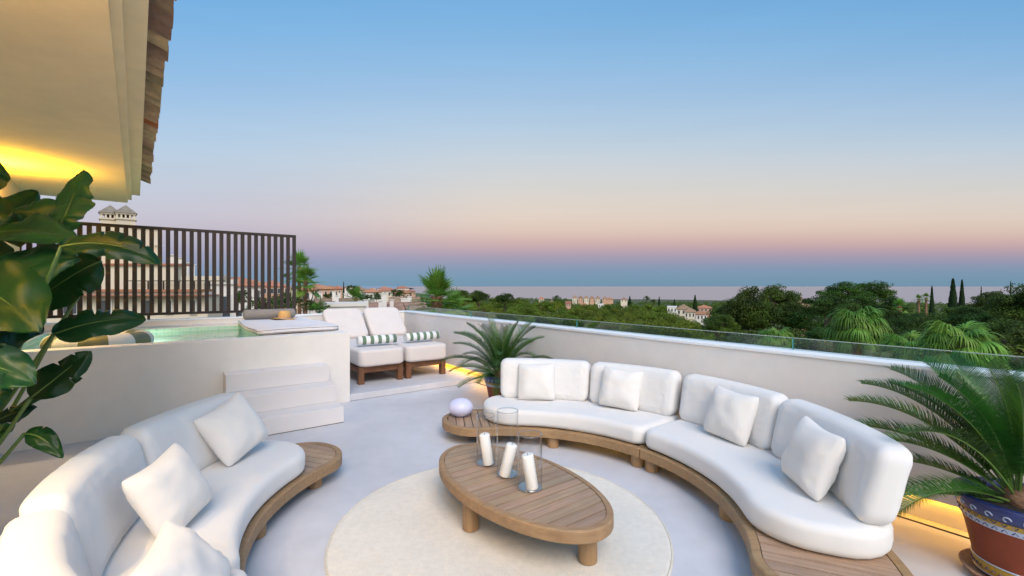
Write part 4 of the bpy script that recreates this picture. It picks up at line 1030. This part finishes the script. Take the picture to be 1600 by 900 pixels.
T(1608, 438, 42, 90, 'dpine', 'big dark tree at the far right edge above the cycad', aspect=1.0)
T(1565, 490, 36, 100, 'dpine', 'dark tree behind the tips of the tall cycad', aspect=.8)
T(1620, 500, 26, 150, 'dpine', 'dark tree mass at the right edge just beyond the glass', aspect=.8)
T(1490, 505, 45, 90, 'broad', 'shadowy tree behind the bright fan palms', aspect=.8)
T(1430, 508, 50, 80, 'broad', 'shadowy tree between the two drooping fan palms', aspect=.8)
GL = ['dark bushy tree behind the glass below the cream villa', 'dark tree behind the glass below the tall dark pine', 'dark tree behind the glass left of the smaller fan palm', 'dark tree behind the glass left of the thick red brown palm trunk', 'dark tree behind the glass right of the thick red brown palm trunk',
 'dark tree behind the glass between the two bright fan palms', 'dark tree behind the glass beneath the cypress pair', 'dark tree behind the glass at the right edge beside the tall cycad', 'dark tree behind the glass at the foot of the wood below the small spires', 'dark tree behind the glass below the grey spire of the wood', 'dark tree behind the glass below the last ridge house',
 'dark tree behind the glass below the brick red gabled house', 'dark tree behind the glass above the right fronds of the small cycad', 'dark tree behind the glass directly above the small cycad', 'dark tree behind the glass joint above the small cycad', 'dark low tree right of the bushy palm behind the glass', 'dark low tree under the bushy palm behind the corner of the parapets']
for i, (px, tp_, Y, w) in enumerate([(1120, 520, 40, 80), (1190, 540, 30, 80), (1270, 548, 28, 90), (1330, 560, 24, 90), (1400, 565, 22, 90), (1460, 560, 22, 100), (1530, 545, 24, 110), (1590, 560, 20, 110),
                                     (1060, 512, 52, 70), (1000, 505, 62, 70), (945, 500, 70, 64), (890, 497, 76, 60), (840, 492, 80, 56), (790, 487, 84, 54), (745, 482, 86, 50), (700, 482, 60, 50), (655, 480, 50, 50)]):
    T(px, tp_, Y, w, 'broad' if i % 2 else 'dpine', GL[i], 'dark bushy trees just beyond the glass', aspect=.75)

# ---- the pine wood in the middle: single trees near by, one mass further off
rnd = random.Random(5); cnt = 0
def ridge(px):      # pixel row of the wood's upper edge
    pts = [(560, 474), (640, 470), (700, 455), (730, 452), (760, 458), (840, 464), (900, 468), (960, 474), (1000, 470), (1045, 472), (1075, 484), (1100, 500), (1150, 500), (1700, 500)]
    for (a, b), (c, d) in zip(pts, pts[1:]):
        if px <= c: return b+(d-b)*(px-a)/(c-a)
    return 500
rows = [(88, 9), (104, 10), (122, 11), (142, 12), (165, 13), (190, 14), (220, 15), (255, 17), (295, 19)]
for ri_, (Y, nn) in enumerate(rows):
    f = ri_/(len(rows)-1)
    for k in range(nn):
        px = 690+(1120-690)*(k+rnd.uniform(.0, 1))/nn; top = 503-(503-ridge(px)-2)*(f**.75)+rnd.uniform(-2.5, 3)
        if px < 730: top = max(top, 470)
        wpx = max(15, rnd.uniform(9.5, 13)*F/Y)
        T(px, top, Y+rnd.uniform(-6, 6), wpx, 'pine', 'rounded olive green pine in the dense wood beyond the parapet', 'pines of the wood beyond the parapet', aspect=.85); cnt += 1
def bulk(name, items, n, mt, label, seed, leafk=1.0):
    rs = np.random.RandomState(seed); cos_ = []; base = [crown_np(n, 9, .42, seed+i, .12*leafk, flat=.8)[0] for i in range(4)]
    for i, (x, y, z, r, rz) in enumerate(items):
        c = base[i % 4]*np.array([r, r, rz])+np.array([x, y, z]); cos_.append(c)
    co = np.concatenate(cos_); me = npmesh(name, co, np.arange(len(co)).reshape(-1, 4), mt); o = bpy.data.objects.new(name, me); COL.objects.link(o)
    return tag(o, label, 'wood', None, 'stuff')
it = []
for k in range(1500):
    Y = 300*(2100/300)**(rnd.random()**.9); px = rnd.uniform(590, 1700); x = (px-800)*Y/F; r = rnd.uniform(5, 7.5); h = rnd.uniform(7, 11)
    if 850 < Y: r *= 1.2
    zt = gz(x, Y)+h
    lim = EYE-(ridge(px)+1-447)*Y/F if px < 1060 else 1e9
    lim2 = EYE-(463-447)*Y/F if px < 930 else EYE-(470-447)*Y/F
    if px < 700: lim2 = EYE-(458-447)*Y/F
    zt = min(zt, lim2); it.append((x, Y, zt-r*.8, r, r*.8))
bulk('distant_wood', it, 110, M_far, 'far pine wood running down to the coast below the sea horizon', 3)
# lone crowns that break the skyline of the wood
for i, (px, tp_, Y, w, kd, lb) in enumerate([
    (984, 463, 420, 6, 'cypress', 'small dark spire at the right of the ridge houses'), (1010, 462, 380, 11, 'round', 'dark round crown standing above the wood left of the spires'),
    (1030, 464, 400, 5, 'cypress', 'grey spire above the wood left of the villa'), (1054, 468, 380, 5, 'cypress', 'short dark spire beside the villa roof'),
    (1086, 462, 260, 9, 'cypress', 'taller grey green conifer right above the cream villa'), (1021, 467, 420, 9, 'round', 'small crown between the spires above the wood'),
    (720, 450, 140, 36, 'dpine', 'dark crown where the wood begins right of the bushy palm'), (748, 451, 150, 34, 'dpine', 'second dark crown at the start of the wood'),
    (790, 456, 210, 30, 'dpine', 'dark low crown on the left slope of the wood'), (870, 461, 320, 14, 'round', 'small dark crown at the left of the ridge houses')]):
    T(px, tp_, Y, w, kd, lb)

# ---- buildings
M_roofc = mat('clay_roof', (.33, .20, .12), .9, 0, 1.2, .6, 5, col2=(.20, .125, .08), stretch=(1, 1, 1), rnd=.15, bdist=.08, var2=(3.5, .25))
M_roofo = mat('orange_clay_roof', (.38, .17, .095), .9, .2, 2, .4, 5, rnd=.15, bdist=.08)
M_cream = mat('cream_wall', (.62, .54, .42), .9, .05, .6, rnd=.06); M_whitew = mat('whitewash_wall', (.68, .64, .60), .9, .04, .8, rnd=.05)
M_pinkw = mat('salmon_wall', (.54, .32, .21), .9, .06, .8, rnd=.08); M_yelw = mat('ochre_wall', (.62, .42, .16), .9, .06, .8, rnd=.06)
M_win = mat('dark_window_glass', (.05, .06, .075), .15, .1, 2, spec=.8); M_winf = mat('window_frame', (.62, .60, .56), .7, .03)
class Loc:
    def __init__(s, o, rz): s.M = Matrix.Rotation(rz, 4, 'Z')
def house(px, Y, wpx, eave, label, wall=M_cream, roof=M_roofc, depth=9, rise=1.5, kind='hip', rz=0, wins=3, floors=1, chim=0, group=None, name='house', fh=2.9, flatc=None, base=None, chh=1.0, ov=.35):
    x = (px-800)*Y/F; w = wpx*Y/F; ze = EYE-(eave-447)*Y/F; g = min(gz(x, Y), ze-3); t = thing(name, label, 'house', (x, Y, g), group, rz-math.atan2(x, Y))
    H = ze-g; m = MB(); m.box(-w/2, w/2, 0, depth, -2, H); build('wall', m, wall, t, local=True)
    if kind == 'flat':
        m = MB(); m.box(-w/2-.1, w/2+.1, -.1, depth+.1, H, H+.25); build('roof', m, wall, t, local=True)
    elif kind == 'hip':
        m = MB(); o = ov; a, b, c_, d = (-w/2-o, -o, H), (w/2+o, -o, H), (w/2+o, depth+o, H), (-w/2-o, depth+o, H); k = min(w, depth)/2
        if w >= depth: e, f = (-w/2+k, depth/2, H+rise), (w/2-k, depth/2, H+rise)
        else: e, f = (0, k, H+rise), (0, depth-k, H+rise)
        lo = [(q[0], q[1], H-.12) for q in (a, b, c_, d)]
        fs = [(0, 1, 5, 4), (1, 2, 5), (2, 3, 4, 5), (3, 0, 4), (6, 7, 1, 0), (7, 8, 2, 1), (8, 9, 3, 2), (9, 6, 0, 3), (9, 8, 7, 6)] if w >= depth else [(0, 1, 4), (1, 2, 5, 4), (2, 3, 5), (3, 0, 4, 5), (6, 7, 1, 0), (7, 8, 2, 1), (8, 9, 3, 2), (9, 6, 0, 3), (9, 8, 7, 6)]
        m.add([a, b, c_, d, e, f]+lo, fs); fix_normals(build('roof', m, roof, t, local=True))
    elif kind == 'gable':   # ridge along x
        m = MB(); o = ov; m.add([(-w/2-o, -o, H-.05), (w/2+o, -o, H-.05), (w/2+o, depth/2, H+rise), (-w/2-o, depth/2, H+rise), (w/2+o, depth+o, H-.05), (-w/2-o, depth+o, H-.05),
              (-w/2-o, -o, H-.2), (w/2+o, -o, H-.2), (w/2+o, depth+o, H-.2), (-w/2-o, depth+o, H-.2)], [(0, 1, 2, 3), (3, 2, 4, 5), (6, 7, 1, 0), (5, 4, 8, 9), (9, 8, 7, 6), (0, 3, 5, 9, 6), (1, 7, 8, 4, 2)])
        fix_normals(build('roof', m, roof, t, local=True))
    for fl in range(floors):
        z0 = H-.55-1.35-fl*fh
        for i in range(wins):
            cx_ = -w/2+w*(i+.5)/wins; ww = min(1.1, w/wins*.4)
            if z0 < 0: continue
            m = MB(); m.box(cx_-ww/2-.08, cx_+ww/2+.08, -.05, .03, z0-.08, z0+1.33); f_ = build('window', m, M_winf, t, local=True)
            m = MB(); m.box(cx_-ww/2, cx_+ww/2, -.065, -.045, z0, z0+1.25); build('pane', m, M_win, f_, local=True)
    for i in range(chim):
        cx_ = -w/2+w*(.2+.6*((i*.618) % 1)); cy_ = depth*(.3+.25*(i % 2)); s_ = .32
        m = MB(); m.box(cx_-s_, cx_+s_, cy_-s_, cy_+s_, H-.2, H+rise*.7+chh); c = build('chimney', m, M_whitew, t, local=True)
        m = MB(); m.box(cx_-s_-.08, cx_+s_+.08, cy_-s_-.08, cy_+s_+.08, H+rise*.7+chh, H+rise*.7+chh+.14); build('cap', m, roof if i % 2 else M_whitew, c, local=True)
    return t
def chimney(px, top, bot, Y, wpx, label, mt=M_whitew, roofed=False, mesh=None, d=None):
    x = (px-800)*Y/F; w = wpx*Y/F; zt = EYE-(top-447)*Y/F; zb = EYE-(bot-447)*Y/F; t = thing('chimney', label, 'chimney', (x, Y, zb-.3), None, -math.atan2(x, Y))
    h = zt-zb+.3; d = d or w
    hc_ = h-(.46*w if roofed else .12*w)
    if roofed:      # slotted turret under a little pyramid of tiles
        body = hc_-.46*w
        m = MB(); m.box(-w/2, w/2, 0, d, 0, body); build('stack', m, mt, t, local=True)
        m = MB(); m.box(-w/2-.05, w/2+.05, -.05, d+.05, body, body+.07); build('ledge', m, mt, t, local=True)
        n = 5
        for k in range(n):
            xx = -w/2+(w-.1*w)*k/(n-1)
            for y_ in (0, d-.1*w): m = MB(); m.box(xx, xx+.1*w, y_, y_+.1*w, body+.071, hc_-.06); build('pillar', m, mt, t, local=True)
        m = MB(); m.box(-w*.3, w*.3, d*.25, d*.75, body+.071, hc_-.061); build('flue', m, M_gap, t, local=True)
        m = MB(); m.box(-w/2-.03, w/2+.03, -.03, d+.03, hc_-.06, hc_); build('lintel', m, mt, t, local=True)
        m = MB(); o = .07; m.add([(-w/2-o, -o, hc_), (w/2+o, -o, hc_), (w/2+o, d+o, hc_), (-w/2-o, d+o, hc_), (0, d/2, hc_+.60*w)], [(0, 1, 4), (1, 2, 4), (2, 3, 4), (3, 0, 4), (3, 2, 1, 0)]); build('cap', m, M_roofg, t, local=True)
    else:
        m = MB(); m.box(-w/2, w/2, 0, d, 0, hc_); build('stack', m, mt, t, local=True)
        m = MB(); m.box(-w/2-.06, w/2+.06, -.06, d+.06, hc_, hc_+.12*w); build('cap', m, M_whitew, t, local=True)
    return t
M_roofg = mat('grey_lichen_tile', (.22, .19, .15), .9, .2, 5, .5, 14, bdist=.04)

# neighbour seen through the slats
NB = 17.0
def nx(px, Y=NB): return (px-800)*Y/F
def nz_(py, Y=NB): return EYE-(py-447)*Y/F
nb = thing('neighbour_house', 'cream stepped house with tiled ledges seen through the dark slats', 'house', (nx(240), NB, gz(nx(240), NB)))
def nbox(nm, x0, x1, y0, y1, d0, d1, mt, par=nb): m = MB(); m.box(nx(x0), nx(x1), NB+d0, NB+d1, nz_(y1), nz_(y0)); return build(nm, m, mt, par)
nbox('wall', 60, 316, 462, 700, .3, 1.2, M_cream)
nbox('parapet', 90, 313, 441, 452, .2, .5, M_cream); nbox('tile_ledge', 85, 316, 452, 456, -.05, .7, M_roofo); nbox('white_band', 85, 316, 456, 460.5, .1, .8, M_whitew); nbox('tile_ledge', 85, 318, 460.6, 462.5, -.1, .9, M_roofo)
nbox('rail', 200, 350, 438.2, 439.6, .0, .05, M_fence)
for px in range(206, 350, 24): nbox('rail_post', px, px+1.6, 439.7, 452, .005, .045, M_fence)
for a_, b_ in ((88, 112), (148, 166), (216, 232), (250, 262), (288, 300)):
    w_ = nbox('window', a_, b_, 468, 492, .24, .34, M_winf); nbox('pane', a_+2, b_-2, 470, 490.5, .22, .25, M_win, w_)
nbox('upper_wall', 60, 232, 412, 441, 1.3, 2.0, M_cream); nbox('upper_ledge', 55, 236, 409, 412, 1.2, 2.1, M_roofo)
nbox('stair_wall', 246, 312, 430, 441, 1.2, 1.8, M_cream)
Yc = NB+2
chimney(172.5, 322, 440, Yc, 23, 'left slotted chimney turret with grey pyramid cap above the fence', M_cream, True)
chimney(196.5, 322, 440, Yc+.01, 23, 'right slotted chimney turret with grey pyramid cap above the fence', M_cream, True)
chimney(228, 354, 432, Yc+.4, 32, 'wide cream chimney stack behind the slats right of the turrets', M_cream)
chimney(248.5, 383, 432, Yc+.6, 6, 'slim cream chimney behind the slats beside the wide stack', M_cream)
chimney(270, 398, 432, Yc+.8, 10, 'first white chimney of the stepped group behind the slats', M_whitew)
chimney(281, 402, 432, Yc+.9, 7, 'second white chimney of the stepped group behind the slats', M_whitew)
chimney(290, 410, 432, Yc+1, 8, 'third white chimney of the stepped group behind the slats', M_whitew)
chimney(300, 413, 432, Yc+1.2, 7, 'lowest white chimney of the stepped group behind the slats', M_whitew)
house(338, 24, 52, 444, 'plain white house wall between the neighbour and the trees', M_whitew, kind='flat', wins=2, depth=5, floors=2)
house(382, 60, 50, 446, 'white house with orange roof behind the right slats of the fence', M_whitew, M_roofo, rise=1.2, wins=4, floors=2, rz=.2)
house(352, 95, 46, 441, 'rust red roofed house behind the middle slats', M_pinkw, M_roofo, rise=1.5, wins=4, floors=2)
house(425, 120, 50, 447, 'orange house between palm and fence slats', M_pinkw, M_roofo, rise=1.6, wins=5, floors=2)
house(395, 160, 40, 443, 'ochre house far behind the fence slats', M_yelw, M_roofo, rise=1.5, wins=4, floors=2)
for i, (px, tp_, Y, w, lb) in enumerate([(420, 458, 34, 60, 'green tree behind the right slats of the fence'), (450, 455, 32, 44, 'green tree at the foot of the two slim palms'), (372, 450, 48, 40, 'dark tree behind the middle right slats'),
        (484, 468, 30, 28, 'leafy shrub at the foot of the slim palm trunk')]): T(px, tp_, Y, w, 'round', lb)
# the town left of the palm
house(518, 46, 76, 477, 'long white terrace house with weathered tile roof and small chimneys', M_whitew, M_roofc, depth=7, rise=.62, kind='gable', wins=0, chim=0)
house(612, 38, 98, 484, 'nearer white house with low tile roof above the lounger backs', M_whitew, M_roofc, depth=6, rise=.55, kind='gable', wins=0, chim=0)
house(540, 33, 62, 479, 'white roof pavilion with dark strip window behind the back parapet', M_whitew, M_roofc, depth=3, kind='flat', wins=5, fh=2)
house(632, 50, 40, 476, 'small white house with tile roof left of the bushy palm', M_whitew, M_roofc, depth=6, rise=.8, kind='gable', wins=2)
for i, (px, tp_, bt, Y, w, lb) in enumerate([(487, 458, 472, 47, 5, 'white chimney at the left end of the long tile roof'), (500, 456, 468, 50, 7, 'wider white chimney on the left half of the long roof'),
        (522, 455, 472, 48, 5, 'tall white chimney near the middle of the long roof'), (526.5, 462, 480, 43, 5, 'white chimney on the near slope of the long roof'), (530, 457, 466, 52, 4, 'thin white chimney behind the tall one'),
        (540, 458, 467, 52, 5, 'white chimney pair member on the right of the long roof'), (547, 456, 467, 52, 6, 'wider white chimney on the right of the long roof'),
        (563, 470, 482, 40, 6, 'white chimney left of the near tile roof'), (572, 468, 487, 37, 7, 'tall white chimney at the left of the near roof'), (600, 458, 482, 38, 8, 'tallest white chimney on the near roof'),
        (594, 470, 484, 37, 5, 'white stepped stack beside the tallest chimney'), (612, 468, 480, 39, 6, 'short white chimney right of the tallest'), (632, 466, 480, 44, 10, 'broad white stack near the bushy palm'), (640, 463, 478, 48, 6, 'white chimney closest to the bushy palm')]):
    chimney(px, tp_, bt, Y, w, lb)
mid = [(478, 90, 26, 452, M_pinkw, M_roofo), (505, 105, 30, 451, M_pinkw, M_roofo), (492, 140, 22, 448, M_yelw, M_roofo), (528, 130, 20, 451, M_pinkw, M_roofo), (565, 150, 30, 453, M_cream, M_roofc), (583, 120, 24, 456, M_whitew, M_roofo),
       (605, 170, 26, 454, M_cream, M_roofo), (628, 130, 24, 457, M_pinkw, M_roofo), (515, 220, 26, 449, M_cream, M_roofo), (545, 260, 22, 449, M_whitew, M_roofc), (600, 300, 20, 451, M_whitew, M_roofo), (640, 240, 18, 455, M_pinkw, M_roofo)]
lbm = ['salmon house right of the slim palm trunk', 'orange roofed salmon house in front of the ochre one', 'ochre house among the orange roofs', 'salmon house left of the dark round tree', 'cream house behind the small town palm', 'white house behind the tile roof chimneys',
       'cream house left of the round tree', 'salmon house under the round tree on the right', 'cream house far behind the orange roofs', 'far white house behind the cypress', 'far white house close to the sea', 'far salmon house next to the bushy palm']
for (px, Y, w, e, wl, rf), lb in zip(mid, lbm): house(px, Y, w, e, lb, wl, rf, rise=.9, wins=4, floors=2, rz=random.uniform(-.2, .2), depth=7)
for i in range(46):
    Y = random.uniform(330, 1500); px = random.uniform(250, 650); wl = random.choice((M_whitew, M_cream, M_pinkw, M_whitew)); e = random.uniform(447.5, 451.5)+(300/Y)*2
    house(px, Y, random.uniform(9, 15)*F/Y, e, 'tiny pale house in the distant coastal town', wl, M_roofo, rise=2.2, wins=0, group='tiny houses of the distant town')
for px, tp_, Y, w, kd, lb in [(550, 444, 88, 20, 'round', 'dark round tree above the town roofs'), (537, 443, 92, 6, 'cypress', 'dark cypress beside the round tree of the town'), (620, 450, 70, 22, 'round', 'round tree between the white chimneys and the sea'),
        (588, 456, 80, 20, 'round', 'low tree line behind the tallest chimney'), (512, 457, 80, 18, 'round', 'small dark bushes behind the long roof'), (575, 460, 75, 20, 'round', 'dark bushes right of the town palm'),
        (563, 458, 110, 18, 'round', 'low crown in the town centre'), (633, 462, 90, 16, 'round', 'little crown left of the bushy palm'), (655, 470, 44, 34, 'round', 'dark shrubby tree under the bushy palm')]: T(px, tp_, Y, w, kd, lb)
T(500, 469, 28, 32, 'shrub', 'bright green clipped shrub just above the back parapet', aspect=.8)
T(720, 478, 40, 40, 'shrub', 'yellow green shrub right of the bushy palm', aspect=.8); T(640, 482, 36, 36, 'shrub', 'green shrub above the parapet corner', aspect=.8)
# ridge houses and villa over the pine wood
for i, px in enumerate((898, 907, 916, 925, 934, 945)):
    house(px, 640, 7.4, 465+i*.3, ['leftmost', 'second', 'third', 'fourth', 'fifth', 'sixth and rightmost'][i]+' of the peach peaked roof houses on the ridge', M_pinkw if i % 2 else M_cream, M_roofc, depth=12, rise=3.4, kind='hip', wins=2, group='peach terraced houses on the ridge', floors=2)
house(952, 600, 12, 467, 'last lower peach house of the ridge row', M_pinkw, M_roofo, rise=2, wins=3)
house(872, 330, 13, 475.5, 'white house with brick red roof half sunk in the wood', M_whitew, M_roofo, rise=2, wins=3); house(888, 320, 8, 474, 'brick red gabled house beside the white one in the wood', M_pinkw, M_roofo, rise=1.4, kind='gable', wins=2)
house(913, 340, 11, 477, 'orange roofed house alone in the wood', M_pinkw, M_roofo, rise=1.8, wins=2); house(862, 380, 8, 472, 'small pinkish house left of the white one in the wood', M_pinkw, M_roofc, rise=1.5, wins=2)
house(939, 350, 9, 475.5, 'flat pale building right of the orange roof', M_whitew, M_roofc, kind='flat', wins=2)
house(846, 420, 8, 467, 'cream house at the left of the wood near the sea', M_cream, M_roofo, rise=2, wins=2); house(975, 450, 10, 468, 'cream house by the small spire', M_cream, M_roofc, rise=2, wins=2)
house(1068, 190, 20, 483, 'cream villa with tiled roof at the right end of the pine wood', M_cream, M_roofc, rise=2.0, wins=3, floors=2); house(1078, 170, 15, 487, 'lower cream wing of the villa', M_cream, M_roofc, rise=1.3, wins=3)
house(1094, 180, 20, 491, 'white low house right of the cream villa', M_whitew, M_roofo, rise=1.3, wins=4); house(1050, 210, 14, 480, 'white flat house left of the cream villa', M_whitew, M_roofc, kind='flat', wins=3)
house(1100, 260, 22, 481, 'salmon house behind the low white house', M_pinkw, M_roofo, rise=1.6, wins=4); house(1250, 75, 20, 478, 'brown tiled roof half hidden between the tall pines and green tree', M_pinkw, M_roofc, rise=1.6, wins=2)
